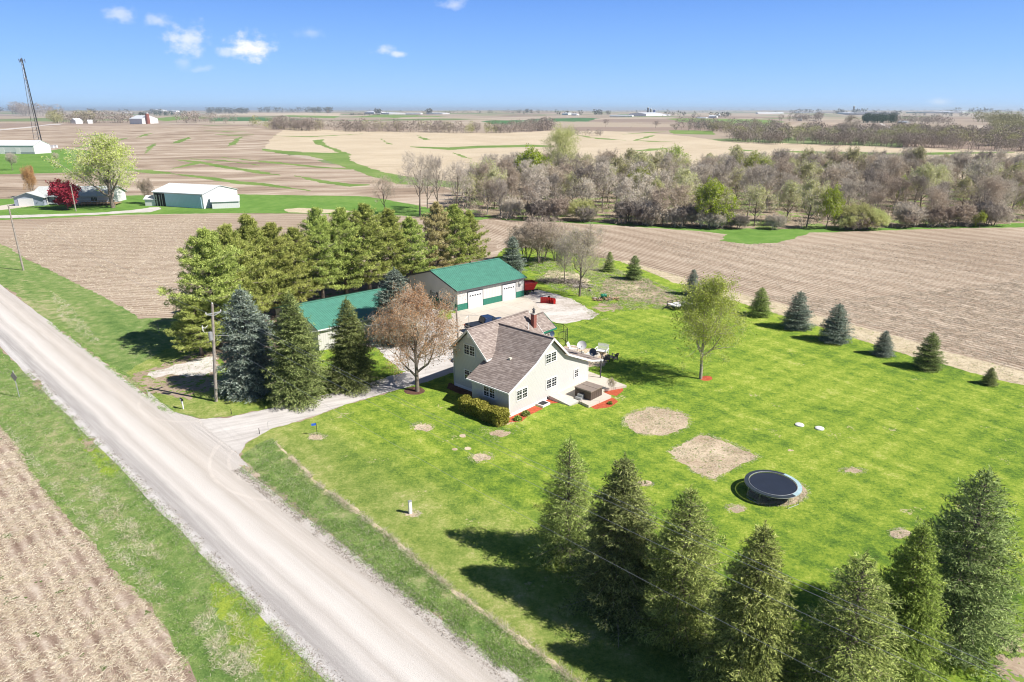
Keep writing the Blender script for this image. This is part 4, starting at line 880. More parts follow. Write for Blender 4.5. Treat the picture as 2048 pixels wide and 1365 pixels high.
# ------------------------------------------------------------ pickup truck
def pickup(x, y, rz):
    t = thing('pickup_truck', 'dark blue crew cab pickup truck with a covered bed parked on the concrete', 'pickup truck', (x, y, 0), rz)
    body = MB(); pr = [(-2.85,.42),(-2.9,.98),(-.95,1.02),(.0,1.05),(1.45,1.06),(1.55,1.14),(2.75,1.02),(2.88,.85),(2.9,.42),(2.25,.36),(1.35,.36),(-1.35,.36),(-2.2,.36)]
    body.prism(pr, 1, -.96, .96); body.build('body', M['navy'], t, .05, True)
    cabm = MB(); z0, z1 = 1.06, 1.82
    cabm.add([(-.85,-.9,z0),(1.5,-.9,z0),(1.5,.9,z0),(-.85,.9,z0),(-.6,-.72,z1),(.65,-.72,z1),(.65,.72,z1),(-.6,.72,z1)],[(3,2,1,0),(4,5,6,7),(0,1,5,4),(1,2,6,5),(2,3,7,6),(3,0,4,7)])
    cabm.build('cab', M['navy'], t, .06, True)
    g = MB()
    def q(a, b, c, d, off):
        n = (Vector(b)-Vector(a)).cross(Vector(d)-Vector(a)).normalized()*off; g.add([Vector(p)+n for p in (a, b, c, d)], [(0,1,2,3)])
    for s in (-1, 1):
        q((-.68,s*.89,1.14),(.35,s*.89,1.14),(.35,s*.765,1.72),(-.52,s*.765,1.72), .03*-s*-1 if s < 0 else -.03)
        q((.42,s*.89,1.14),(1.3,s*.89,1.14),(.66,s*.765,1.72),(.42,s*.765,1.72), .03 if s < 0 else -.03)
    g.each('side_window', M['glass'], t)
    g = MB(); g.add([(1.46,-.8,1.12),(1.46,.8,1.12),(.72,.66,1.78),(.72,-.66,1.78)],[(0,1,2,3)]); o = g.build('windscreen', plain('windscreen_glass', (.10,.17,.24), .05, spec=.8), t); o.location = (.03,0,.02)
    g = MB(); g.add([(-.84,-.75,1.14),(-.84,.75,1.14),(-.65,.64,1.74),(-.65,-.64,1.74)],[(3,2,1,0)]); o = g.build('rear_window', M['glass'], t); o.location = (-.02,0,.01)
    MB().box(-2.82,-.95,-.86,.86,1.0,1.075).build('bed_cover', plain('tonneau_vinyl', (.02,.026,.04), .6), t, .02)
    for sx_, sy_ in ((-1.8,-1),(-1.8,1),(1.82,-1),(1.82,1)):
        w = MB().lathe([(.2,-.12),(.37,-.12),(.39,-.06),(.39,.06),(.37,.12),(.2,.12)], 24, (sx_, sy_*.86, .39), (0,1,0)).build('wheel', M['rubber'], t, sm=True)
        MB().lathe([(.02,-.1),(.22,-.125),(.22,.125),(.02,.1)], 16, (sx_, sy_*.87, .39), (0,1,0)).build('rim', M['galv'], w)
    for s in (-1, 1):
        MB().box(-2.93,-2.86,s*.93-.1,s*.93+.02 if s > 0 else s*.93+.12,.62,.95).build('tail_light', plain('tail_red', (.4,.01,.01), .3), t)
        MB().box(2.84,2.93,s*.75-.14,s*.75+.14,.68,.86).build('headlight', M['white'], t)
        MB().box(.95,1.12,s*1.02-.1,s*1.02+.1,1.08,1.26).build('mirror', M['white'] if s < 0 else M['black'], t)
    MB().box(-3.0,-2.86,-.9,.9,.42,.58).build('bumper', M['galv'], t); MB().box(2.88,3.0,-.92,.92,.4,.58).build('bumper', M['galv'], t)
pickup(-3.4, 87.75, R(33))

# ------------------------------------------------------------ yard machinery
t = thing('snow_plow', 'red V shaped snow plow with a black hitch frame on the gravel', 'snow plow', (*G(1097,606)[:2], 0), R(-14))
for s, rz in ((-1, 12), (1, -20)):
    b = MB(); n = 8; P = []
    for i in range(n+1):
        a = -1.0+2.0*i/n; P.append((.25*math.cos(a)-.25, .45+.45*math.sin(a)/math.sin(1)))
    x0, x1 = (-1.25, -.03) if s < 0 else (.03, 1.25)
    for i in range(n):
        (ya, za), (yb, zb) = P[i], P[i+1]; b.add([(x0,ya,za),(x1,ya,za),(x1,yb,zb),(x0,yb,zb),(x0,ya+.05,za),(x1,ya+.05,za),(x1,yb+.05,zb),(x0,yb+.05,zb)],[(0,1,2,3),(7,6,5,4),(0,4,5,1),(3,2,6,7),(0,3,7,4),(1,5,6,2)])
    for k in range(4):
        x = x0+(x1-x0)*(k+.3)/4; b.box(x, x+.06, -.28, -.02, .1, .8)
    o = b.build('blade', M['red'], t); o.rotation_euler = (0, 0, R(rz))
    MB().box(x0, x1, -.06, .04, 0, .1).build('cutting_edge', M['black'], o)
b = MB(); b.beam((-.5,.3,.25),(0,1.1,.35),.1,.12); b.beam((.5,.3,.25),(0,1.1,.35),.1,.12); b.beam((-.5,.9,.3),(.5,.9,.3),.1,.12); b.tube([(0,.9,.3),(-.1,.8,1.15)], .05, 8); b.tube([(-.5,.8,1.1),(.3,.8,1.15)], .04, 8); b.box(-.25,.05,.65,.9,.5,.85); b.build('hitch_frame', M['black'], t)
t = thing('hopper_wagon', 'red hopper wagon parked at the right corner of the garage', 'wagon', (*G(1055,588)[:2], 0), R(25))
b = MB(); b.add([(-.9,-.55,.75),(.9,-.55,.75),(.9,.55,.75),(-.9,.55,.75),(-1.25,-.95,1.85),(1.25,-.95,1.85),(1.25,.95,1.85),(-1.25,.95,1.85)],[(3,2,1,0),(0,1,5,4),(1,2,6,5),(2,3,7,6),(3,0,4,7)]); b.box(-1.3,1.3,-1.0,-.93,1.82,1.95); b.box(-1.3,1.3,.93,1.0,1.82,1.95); b.box(-1.32,-1.24,-.93,.93,1.82,1.95); b.box(1.24,1.32,-.93,.93,1.82,1.95); b.box(-1.1,1.1,-.6,.6,1.70,1.74); b.build('hopper', M['red'], t)
b = MB(); b.beam((-1.3,0,.55),(1.9,0,.5),.1,.14)
for sx_ in (-.9, .9): b.beam((sx_,-.55,.5),(sx_,.55,.5),.08,.3); b.beam((sx_,-.5,.1),(sx_,-.5,.8),.08,.08)
b.build('chassis', M['black'], t)
for sy_ in (-1, 1): MB().lathe([(.1,-.1),(.32,-.1),(.34,0),(.32,.1),(.1,.1)], 20, (-.4, sy_*.7, .34), (0,1,0)).build('wheel', M['rubber'], t, sm=True)
# flat trailer
t = thing('utility_trailer', 'white decked flatbed trailer with low black rails parked on the lawn', 'trailer', (*G(1367,615)[:2], 0), R(28))
MB().box(-2.3,2.3,-1.0,1.0,.55,.64).build('deck', plain('pale_deck', (.55,.55,.56), .7, var=.15, vs=3), t)
b = MB()
for s in (-1, 1):
    b.beam((-2.3,s*1.03,1.0),(2.3,s*1.03,1.0),.05,.05); b.beam((-2.3,s*1.03,.52),(2.3,s*1.03,.52),.07,.14)
    for k in range(6): b.beam((-2.28+k*.91,s*1.03,.5),(-2.28+k*.91,s*1.03,1.0),.05,.05)
b.beam((-2.33,-1.03,1.0),(-2.33,1.03,1.0),.05,.05); b.beam((2.33,-1.03,.55),(2.33,1.03,.55),.08,.14); b.beam((-2.3,-.8,.5),(-3.6,0,.45),.08,.12); b.beam((-2.3,.8,.5),(-3.6,0,.45),.08,.12); b.build('rail_frame', M['black'], t)
for sy_ in (-1, 1):
    for q in (-.1, .75): MB().lathe([(.1,-.1),(.3,-.1),(.33,0),(.3,.1),(.1,.1)], 18, (q, sy_*1.16, .33), (0,1,0)).build('wheel', M['rubber'], t, sm=True)
MB().box(1.6,2.2,-.95,.95,.65,1.25).build('ramp_gate', M['darkgrey'], t)
# log pile with the green barrel
random.seed(11)
lx, ly, _ = G(1212, 600)
t = thing('log_pile', 'heap of split firewood logs lying on the lawn behind the bare tree', 'log pile', (lx, ly, 0))
for k in range(42):
    a = random.uniform(0, math.pi); x, y = random.uniform(-1.9, 1.9), random.uniform(-.8, .8); z = .12+max(0, .42-.16*abs(x)-.25*abs(y))*random.random(); L = random.uniform(.18, .34)
    MB().tube([(x-math.cos(a)*L,y-math.sin(a)*L,z),(x+math.cos(a)*L,y+math.sin(a)*L,z+.04)], random.uniform(.07,.13), 7).build('log', M['wood'] if random.random() < .6 else M['palebark'], t)
t = thing('barrel', 'dark green barrel lying on top of the firewood heap', 'barrel', (lx-.35, ly+.25, .62), R(10))
MB().lathe([(.24,-.45),(.29,-.43),(.3,-.2),(.31,-.18),(.3,-.16),(.3,.16),(.31,.18),(.3,.2),(.29,.43),(.24,.45)], 22, (0,0,0), (1,0,.05)).build('drum', plain('green_plastic', (.012,.16,.09), .4), t, sm=True)
b = MB(); b.lathe([(.05,0),(.05,.04)], 10, (.45,0,.12), (1,0,0)); b.build('bung', M['black'], t)
bx_, by_, _ = G(1125, 566)
t = thing('brush_pile', 'long heap of cut grey branches in the grass behind the gravel pad', 'brush pile', (bx_, by_, 0), R(-12))
P, D, L = [], [], []
rng = np.random.default_rng(4)
n = 900; xx = rng.uniform(-4.2, 3.6, n); P = np.stack([xx, rng.normal(size=n)*.55, rng.uniform(.02, .75, n)*(1-abs(xx)/6)], 1); D = np.stack([rng.normal(size=n)*1.2, rng.normal(size=n), rng.normal(size=n)*.35], 1)
V, F = quads(P, D, rng.uniform(.4, 1.4, n), rng.uniform(.03, .08, n), .6); link('branches', mesh_np('branches', V, F, [M['twig_dark']]), t)
sx_, sy_, _ = G(1163, 575)
t = thing('log_heap', 'small heap of pale cut branches and bark left of the bare tree', 'log heap', (sx_, sy_, 0)); n = 260
V, F = quads(np.stack([rng.normal(size=n)*.9, rng.normal(size=n)*.5, rng.uniform(.02, .35, n)], 1), np.stack([rng.normal(size=n), rng.normal(size=n), rng.normal(size=n)*.2], 1), rng.uniform(.3, .9, n), rng.uniform(.05, .12, n), .7); link('branches', mesh_np('pale_branches', V, F, [M['palebark']]), t)
x, y, _ = G(1233-4, 592-6)
tag(MB().lathe([(.28,-.05),(.24,.1),(.22,.34),(.05,.36)], 14, (G(1180,583)[0], G(1180,583)[1], 0)).build('tree_stump', M['palebark']), 'short cut tree stump in the grass between the bare tree and the firewood', 'stump')

# ------------------------------------------------------------ dog kennel, patio furniture
t = HT('dog_kennel', 'open black framed wire kennel panels standing beside the rear shed wall', 'kennel')
def panel(p0, p1, z1, nm):
    b = MB(); p0, p1 = Vector((*p0, .03)), Vector((*p1, .03)); up = Vector((0, 0, z1))
    b.tube([p0, p0+up], .035, 6); b.tube([p1, p1+up], .035, 6); b.tube([p0+up, p1+up], .03, 6); b.tube([p0, p1], .03, 6); b.tube([p0+up*.5, p1+up*.5], .02, 5)
    o = b.build(nm, M['black'], t); w = MB(); n = max(3, int((p1-p0).length/.22))
    for k in range(1, n):
        q = p0.lerp(p1, k/n); w.tube([q, q+up], .005, 3, False)
    for k in range(1, 8): w.tube([p0+up*k/8, p1+up*k/8], .005, 3, False)
    w.build('wire', M['darkgrey'], o)
for a, c in (((18.9,9.2),(20.3,9.1)),((20.3,9.1),(21.3,9.6)),((21.3,9.6),(22.2,11.0)),((22.2,11.0),(21.4,13.2)),((21.4,13.2),(18.9,13.2))): panel(a, c, 1.9, 'panel')
MB().box(19.2,20.0,11.2,12.2,0,.8).build('dog_house', M['galv'], t)
def chair(px, py, rz, label, mat, name='garden_chair', cat='chair', wdt=.7, slats=6, z=0):
    t = thing(name, label, cat, (*G(px, py)[:2], z), R(rz), 'seats round the fire pit'); h = wdt/2
    b = MB()
    for k in range(5): b.box(-h+.04, h-.04, -.45+k*.2, -.28+k*.2, .36-.02*k, .385-.02*k)
    b.build('seat', mat, t)
    b = MB()
    for k in range(slats):
        x = -h+.08+(wdt-.16)*k/(slats-1); b.beam((x,.42,.3),(x,.78,1.02+.06*math.sin(math.pi*k/(slats-1))),.085 if wdt < 1 else .06,.02,(0,1,0))
    b.beam((-h+.04,.5,.42),(h-.04,.5,.42),.04,.07); b.beam((-h+.04,.7,.85),(h-.04,.7,.85),.04,.07); b.build('backrest', mat, t)
    for s in (-1, 1):
        b = MB(); b.box(s*h-.06, s*h+.06, -.5, .55, .58, .61); b.build('armrest', mat, t)
        for yy in (-.45, .45): MB().box(s*h-.03, s*h+.03, yy-.05, yy+.05, 0, .58).build('leg', mat, t)
    return t
chair(1146, 703, 60, 'white slatted garden chair beside the kennel end of the patio', M['white'])
chair(1203, 707, -25, 'white slatted garden bench with two seats on the far side of the fire pit', M['white'], 'garden_bench', 'bench', 1.45, 11)
chair(1168, 716, 150, 'low white garden chair behind the pale satellite dish', M['white'])
chair(1211, 722, 190, 'dark cushioned garden chair beside the dark satellite dish', M['darkgrey'])
chair(1225, 720, 215, 'dark garden chair at the outer right end of the seating group', M['darkgrey'])
t = thing('fire_pit', 'round ring of stones around a fire pit behind the porch roof', 'fire pit', (*G(1187, 711)[:2], 0))
for k in range(14):
    a = 6.283*k/14; o = MB().box(-.16,.16,-.1,.1,0,.24).build('stone', M['conc'], t, .03)
    o.location = (math.cos(a)*.65, math.sin(a)*.65, 0); o.rotation_euler = (0, 0, a+math.pi/2)
MB().lathe([(.5,0),(.45,.08),(.05,.12)], 12).build('ash', M['black'], t)

# ------------------------------------------------------------ trampoline
t = thing('trampoline', 'large round black trampoline with a worn blue grey rim on the lawn', 'trampoline', (19.95, 46.0, 0))
MB().lathe([(.02,.90),(1.72,.905),(1.72,.895),(.02,.89)], 48).build('jumping_mat', plain('tramp_mat', (.018,.024,.04), .55, var=.15, vs=1.2), t)
seg = MB(); n = 48
for k in range(n):
    a0, a1 = 6.2832*k/n, 6.2832*(k+1)/n
    P = [(r*math.cos(a), r*math.sin(a), z) for z in (.90, .945) for r, a in ((1.76,a0),(2.08,a0),(2.08,a1),(1.76,a1))]
    seg.add(P, [(3,2,1,0),(4,5,6,7),(0,1,5,4),(1,2,6,5),(2,3,7,6),(3,0,4,7)])
rim = seg.build('rim_pad', [plain('pad_dark', (.03,.04,.05), .5, var=.2), plain('pad_worn', (.34,.47,.50), .5, var=.2, vs=2)], t)
for p in rim.data.polygons:
    a = math.degrees(math.atan2(p.center.y, p.center.x)); p.material_index = 1 if -62 < a < 48 else 0
b = MB()
for k in range(72):
    a = 6.2832*k/72; b.beam((1.70*math.cos(a),1.70*math.sin(a),.915),(1.79*math.cos(a),1.79*math.sin(a),.92),.012,.012)
b.build('springs', M['galv'], t)
b = MB(); b.tube([(2.06*math.cos(6.2832*k/48), 2.06*math.sin(6.2832*k/48), .88) for k in range(49)], .028, 6); b.tube([(1.76*math.cos(6.2832*k/48), 1.76*math.sin(6.2832*k/48), .952) for k in range(49)], .02, 6); b.build('hoop', M['galv'], t)
for k in range(4):
    a = .5+math.pi/2*k; b = MB(); d = .28; b.tube([(2.05*math.cos(a-d),2.05*math.sin(a-d),.88),(2.1*math.cos(a-d),2.1*math.sin(a-d),.03),(2.1*math.cos(a+d),2.1*math.sin(a+d),.03),(2.05*math.cos(a+d),2.05*math.sin(a+d),.88)], .024, 6); b.build('leg', M['galv'], t)

# ------------------------------------------------------------ utility poles, wires and roadside things
def upole(loc, H, rz, label, full=True, lean=(0,0)):
    t = thing('utility_pole', label, 'utility pole', loc, rz, 'utility poles along the road')
    MB().tube([(0,0,-.3),(lean[0]*.5,lean[1]*.5,H*.5),(lean[0],lean[1],H)], [.17,.15,.12], 12).build('post', M['pole'], t, sm=True)
    if full:
        lx, ly = lean; b = MB(); b.beam((-.75+lx,ly,H-.9),(0+lx,ly,H-1.15),.07,.07); b.beam((.75+lx,ly,H-.9),(lx,ly,H-1.15),.07,.07); b.beam((-.75+lx,ly,H-.9),(.75+lx,ly,H-.9),.08,.1); b.build('crossarm', M['galv'], t)
        for x in (-.72, .72, 0):
            z = H-.85 if x else H; MB().lathe([(.03,0),(.06,.04),(.03,.08),(.06,.12),(.03,.16),(.02,.2)], 10, (x+lx, ly, z)).build('insulator', M['white'], t)
        b = MB(); b.lathe([(.1,-.42),(.2,-.4),(.2,.38),(.12,.42)], 16, (-.36+lx*.7, ly, H-3.1)); o = b.build('transformer', M['galv'], t, sm=True)
        b = MB(); b.tube([(-.5,ly,H-2.1),(-.25,ly,H-2.2),(0,ly,H-2.0)], .03, 6); b.tube([(-.5,ly,H-2.4),(-.5,ly,H-1.9)], .05, 8); b.tube([(-.36,ly,H-2.65),(-.5,ly,H-2.4)], .02, 5); b.build('cutout', M['white'], t)
        b = MB(); b.beam((0,0,H-3.9),(.45,0,H-3.85),.05,.05); b.beam((0,0,H-2.9),(.5,0,H-2.85),.05,.05); b.build('bracket', M['pole'], t)
    return t
P0 = G(432, 803); PR = R(-44.2); Hp = 10.2
upole(P0, Hp, PR+math.pi/2, 'weathered utility pole with a grey transformer beside the driveway mouth', lean=(.73, -.75))
PT = Vector(P0)+Vector((1.05, 0, 0))
P1 = G(47, 541); upole(P1, 11.8, PR+math.pi/2, 'bare utility pole at the edge of the left field', False)
P2 = G(152, 423); upole((P2[0], P2[1], P2[2]), 7.5, 0, 'short wooden pole on the grass in front of the crimson tree', False)
sv_ = G(319, 667); tag(MB().tube([(sv_[0],sv_[1],-.1),(sv_[0]-.05,sv_[1],1.35)], .04, 6).build('marker_post', M['palebark']), 'thin wooden marker post in the shade left of the pines', 'post')
dirr = Vector((.7169, -.6972, 0)); nrm = Vector((.6972, .7169, 0))
PN = Vector(P0)+dirr*74; PN.z = 0
upole(tuple(PN), Hp, PR+math.pi/2, 'utility pole below the spruce row', False)
bpy.data.objects.remove([o for o in COL.objects if o.get('label') == 'utility pole below the spruce row'][0].children[0]); bpy.data.objects.remove([o for o in COL.objects if o.get('label') == 'utility pole below the spruce row'][0])
def wire(a, b, sag, label, r=.009):
    a, b = Vector(a), Vector(b); n = 28
    pts = [a.lerp(b, i/n)-Vector((0, 0, sag*4*(i/n)*(1-i/n))) for i in range(n+1)]
    tag(MB().tube(pts, r, 4, False).build('power_line', M['galv']), label, 'power line', 'overhead wires')
top = Vector(P0)+nrm*.45*0+Vector((0,0,0))
for k, (off, h, lab) in enumerate([(0, Hp+.2, 'topmost power line running over the spruces to the lower right'), (-.72, Hp-.65, 'power line on the road side running above the spruces'), (.72, Hp-.65, 'power line on the lawn side running above the spruces'), (.1, Hp-3.7, 'lowest cable running above the spruces beside the road')]):
    a = PT+nrm*off+Vector((0, 0, h)); wire(a, PN+nrm*off+Vector((0, 0, h)), .9, lab)
    if k in (0, 1): wire(a, Vector(P1)+nrm*off*.1+Vector((0, 0, 11.6-.5*k)), 1.2, ('upper' if k == 0 else 'lower')+' power line between the two poles on the left')
wire(Vector(P0)+Vector((.7,0,Hp-3.2)), (-6.75, 80.2, 4.9), .8, 'service cable from the transformer pole to the short pole by the house')
wire((-6.75, 80.2, 4.6), (*gw(0, .5), 2.9), .3, 'service cable from the short pole to the garage')
t = thing('mailbox', 'black mailbox on a white V braced post beside the road', 'mailbox', G(366, 818), R(-44.2))
b = MB(); b.box(-.24,.24,-.09,.09,.92,1.02); b.lathe([(.09,-.24),(.09,.24)], 16, (0,0,1.04), (1,0,0)); b.build('box', M['black'], t); MB().box(-.2,.14,-.105,-.095,.96,1.06).build('number_plate', M['white'], t)
b = MB(); b.beam((.1,0,0),(.1,0,.92),.09,.09); b.beam((.1,0,.25),(-.25,0,.92),.07,.07); b.build('post', M['white'], t)
t = thing('address_sign', 'small blue address sign on a thin post beside the driveway', 'sign', G(634.5, 871), R(20))
MB().tube([(0,0,-.1),(0,0,1.25)], .025, 6).build('post', M['black'], t); MB().box(-.42,.02,-.012,.012,1.0,1.22).build('sign_plate', plain('sign_blue', (.03,.12,.55), .4), t)
t = thing('utility_pedestal', 'narrow white utility pedestal standing alone on the lawn', 'pedestal', G(821, 1027), R(30))
MB().box(-.12,.12,-.09,.09,-.05,.98).build('cabinet', M['white'], t, .02); MB().box(-.135,.135,-.105,.105,.98,1.05).build('cap', M['galv'], t, .01)
t = thing('road_sign', 'diamond road sign seen from behind on a post in the left verge', 'road sign', G(39, 795), R(-44))
MB().beam((0,0,-.2),(0,0,2.95),.07,.05).build('post', M['galv'], t)
b = MB(); b.prism([(0,1.75),(.55,2.3),(0,2.85),(-.55,2.3)], 1, -.05, -.035); o = b.build('sign_plate', plain('sign_back', (.46,.42,.36), .5, var=.1), t); o.rotation_euler = (0,0,R(20)); o.scale = (1.0,1,1)
for px, py, lab in ((1599, 851, 'left one of two white round septic lids in the lawn'), (1639, 858, 'right one of two white round septic lids in the lawn')):
    x, y, _ = G(px, py); t = thing('septic_lid', lab, 'lid', (x, y, 0), 0, 'septic lids in the lawn')
    MB().lathe([(.40,-.05),(.40,.09),(.36,.12),(.05,.14)], 28).build('cover', M['white'], t, sm=True); MB().beam((-.07,0,.15),(.07,0,.15),.03,.02).build('handle', M['galv'], t)
for px, py in ((463, 829), (519, 868)):
    x, y, _ = G(px, py); tag(MB().tube([(x,y,-.05),(x,y,.55)], .03, 6).build('driveway_marker', M['black']), 'short black marker stake at the '+('north' if px == 463 else 'south')+' edge of the driveway', 'marker', 'driveway markers')
P_ = G(519, 868); tag(MB().tube([(P_[0]+.5,P_[1]+.9,-.1),(P_[0]+.5,P_[1]+.9,.7),(P_[0]+.65,P_[1]+.9,.85),(P_[0]+.8,P_[1]+.9,.75)], .012, 5).build('garden_hook', M['galv']), 'thin curved metal hook beside the driveway corner', 'hook')

# ------------------------------------------------------------ the neighbour's buildings
def gable(name, label, cat, c0, ang, L, Wd, he, hr, wall, roofm, z=None, over=.3, ribs=0, group=None, trim=True):
    x, y = c0; zz = float(hgt(x, y)) if z is None else z
    t = thing(name, label, cat, (x, y, zz), R(ang), group)
    MB().prism([(0,-.6),(Wd,-.6),(Wd,he),(Wd/2,hr-.1),(0,he)], 0, 0, L).build('wall', wall, t)
    rf = MB(); o = over; sl = (hr-he)/(Wd/2)
    rf.slab([(-o,Wd/2,hr),(L+o,Wd/2,hr),(L+o,-o,he-o*sl+.05),(-o,-o,he-o*sl+.05)], .1); rf.slab([(L+o,Wd/2,hr),(-o,Wd/2,hr),(-o,Wd+o,he-o*sl+.05),(L+o,Wd+o,he-o*sl+.05)], .1)
    if ribs: seams(rf, (-o,Wd/2,hr), (-o,-o,he-o*sl+.05), (L+o,Wd/2,hr), (L+o,-o,he-o*sl+.05), ribs, .03, .05)
    rf.build('roof', roofm, t); return t
# machine shed: front long side faces the camera
n0 = G(329, 413); n1 = G(410, 418); ang = math.degrees(math.atan2(n1[1]-n0[1], n1[0]-n0[0])); Ls = math.hypot(n1[0]-n0[0], n1[1]-n0[1])
ms = gable('machine_shed', 'white machine shed with pale blue sliding doors across the field', 'shed', (n0[0]-3.5, n0[1]+1.2), ang, Ls+3.5, 14.5, 4.3, 6.2, M['white_wall'], M['white_roof'], ribs=1.0)
d = MB(); d.box(4.6,10.5,-.12,-.03,.1,3.9); d.each('sliding_door', M['blue_door'], ms); d = MB(); d.box(10.6,Ls+2.9,-.2,-.03,.1,3.9); d.each('sliding_door', M['blue_door'], ms)
MB().box(.5,4.5,-.08,-.01,0,3.95).build('bay_shade_panel', plain('bay_shade_dark', (.03,.03,.03), .9), ms); MB().box(.2,Ls+3.2,-.24,-.01,3.95,4.1).build('door_track', M['white'], ms)  # bay is a flat dark panel, its shaded inside put into the colour
b = MB(); b.box(1.0,1.5,-.16,-.08,0,3.4); b.box(2.3,2.6,-.16,-.08,0,3.4); b.box(3.3,3.5,-.16,-.08,0,3.6); b.each('door_post', M['galv'], ms)
q0 = G(425, 418); gable('garden_shed', 'small white gabled shed with a pale blue end at the right of the machine shed', 'shed', q0[:2], 18, 7.5, 3.6, 2.2, 3.5, M['white_wall'], M['white_roof'])
o = [o for o in COL.objects if o.name.startswith('garden_shed')][0]; MB().prism([(0.05,0),(3.55,0),(3.55,2.1),(1.8,3.3),(.05,2.1)], 0, -.04, -.01).build('end_panel', M['blue_door'], o)
q0 = G(291, 412); gable('garden_shed', 'small white shed with a grey wall at the left end of the machine shed', 'shed', q0[:2], 0, 3.8, 3.5, 2.1, 3.0, M['white_wall'], M['white_roof'])
# ranch house
def ranch():
    a = G(36, 411); t = thing('ranch_house', 'low white ranch house with a pale grey roof behind the crimson tree', 'house', (a[0], a[1], 0), R(5))
    gry = plain('pale_grey_shingle', (.45,.47,.46), .9, var=.1, vs=2); blu = siding('grey_blue_siding', (.34,.38,.46)); wh = M['white_wall']
    MB().prism([(1.5,0),(12,0),(12,2.6),(6.7,4.9),(1.5,2.6)], 0, 4, 27).build('wall', wh, t)
    MB().prism([(0,0),(8.6,0),(8.6,2.5),(4.3,3.9),(0,2.5)], 1, -1.5, 6).build('wall', blu, t)
    r_ = MB(); r_.slab([(3.5,6.75,5.0),(27.5,6.75,5.0),(27.5,-.3,2.55),(3.5,-.3,2.55)], .12); r_.slab([(27.5,6.75,5.0),(3.5,6.75,5.0),(3.5,12.6,2.6),(27.5,12.6,2.6)], .12); r_.build('roof', gry, t)
    r_ = MB(); r_.slab([(4.3,-2,4.05),(4.3,6.7,4.05),(-.6,6.7,2.42),(-.6,-2,2.42)], .12); r_.slab([(4.3,6.7,4.05),(4.3,-2,4.05),(9.2,-2,2.42),(9.2,6.7,2.42)], .12); r_.build('roof', gry, t)
    MB().box(1.2,5.6,-1.6,-1.5,0,2.2).build('garage_door', M['white'], t)
    for x in (8.9, 11.8, 14.7, 17.6): MB().box(x-.12, x+.12, -.2, .05, 0, 2.4).build('porch_post', M['white'], t)
    MB().box(8.9,17.6,-.15,-.05,.3,.75).build('porch_rail', M['white'], t); 
    window(t, 'w', 1.48, 10, 13, .8, 2.2); window(t, 'w', 1.48, 14, 16.5, .8, 2.2); window(t, 'w', 1.48, 21, 23, .9, 2.1)
    d = MB()
    for k in range(14): d.box(18.5+k*.9, 18.6+k*.9, -3.2, -3.1, 0, 1.5)
    d.box(18.4,30.4,-3.2,-3.12,1.42,1.55); d.box(18.4,30.4,-3.1,1.4,.45,.6); d.build('deck', M['wood'], t)
    MB().box(14.5,14.9,7.5,7.9,4.4,5.4).build('roof_vent', M['white'], t)
ranch()
for px, py, lab in ((470+2, 415-4, None),): pass
# big white building and the tower, upper left
q0 = G(75, 308); L_ = 38
wb_ = gable('warehouse', 'long white metal building at the left edge below the lattice tower', 'building', (q0[0]-37, q0[1]-.5), -3, 37, 16, 5.6, 8.6, M['white_wall'], M['white_roof'])
for k in (4, 13, 24): MB().box(k, k+3.2, -.1, -.02, 0, 4).build('overhead_door', M['white'], wb_)
b = MB(); b.box(0,37,-.05,-.01,0,1.3); b.build('wainscot', M['galv'], wb_)
def tower():
    x, y, z = G(81, 296); H = 69.; t = thing('lattice_tower', 'tall dark lattice communications tower with antennas rising above the horizon', 'tower', (x, y, z), R(8))
    legs = [(-3.1,-1.8),(3.1,-1.8),(0,3.6)]; w = lambda h: 1-.86*h/H
    for i, (lx, ly) in enumerate(legs):
        MB().tube([(lx, ly, -.5), (lx*w(H*.5), ly*w(H*.5), H*.5), (lx*w(H), ly*w(H), H)], [.30 if i == 1 else .16]*3, 6).build('leg', M['black'] if i == 1 else M['darkgrey'], t)
    b = MB(); n = 26
    for k in range(n):
        h0, h1 = H*k/n, H*(k+1)/n
        for i in range(3):
            a, c = legs[i], legs[(i+1) % 3]; A = (a[0]*w(h0), a[1]*w(h0), h0); B = (c[0]*w(h1), c[1]*w(h1), h1); C2 = (c[0]*w(h0), c[1]*w(h0), h0); A2 = (a[0]*w(h1), a[1]*w(h1), h1)
            b.tube([A, B], .07, 4, False); b.tube([C2, A2], .07, 4, False); b.tube([A2, B], .06, 4, False)
    b.build('bracing', M['galv'], t)
    MB().tube([(0,.1,3),(0,.05,H)], .22, 6).build('cable_run', M['black'], t)
    for a in range(3):
        an = 2.09*a+.4
        for s in (-1.1, 0, 1.1): o = MB().box(-.18, .18, -.12, .12, -1.3, 1.3).build('antenna_panel', M['darkgrey'], t); o.location = (1.9*math.cos(an)-s*math.sin(an), 1.9*math.sin(an)+s*math.cos(an), H-1.8); o.rotation_euler = (0, 0, an)
    b = MB(); b.beam((-2,-1,H-1.8),(2,1,H-1.8),.15,.15); b.beam((-2,1,H-1.8),(2,-1,H-1.8),.15,.15); b.tube([(0,0,H),(0,0,H+3)], .06, 6); b.build('top_frame', M['darkgrey'], t)
    MB().lathe([(.05,0),(.9,.3),(.9,.4),(.05,.2)], 16, (.4,-.8,H*.78), (0,-1,0)).build('dish', M['galv'], t)
tower()
for k, (px, py, w_, lab) in enumerate(((88, 299, 2.6, 'small white equipment cabinet at the foot of the lattice tower'), (104, 297, 3.2, 'white equipment hut right of the lattice tower foot'), (112, 296, 2.2, 'low white cabinet farthest right of the lattice tower'))):
    x, y, z = G(px, py); t = thing('equipment_hut', lab, 'hut', (x, y, z), R(5)); MB().box(-w_/2, w_/2, -1, 1, -.2, 2.1).build('cabinet', M['white_wall'], t); MB().box(-w_/2-.15, w_/2+.15, -1.15, 1.15, 2.1, 2.25).build('roof', M['white_roof'], t)

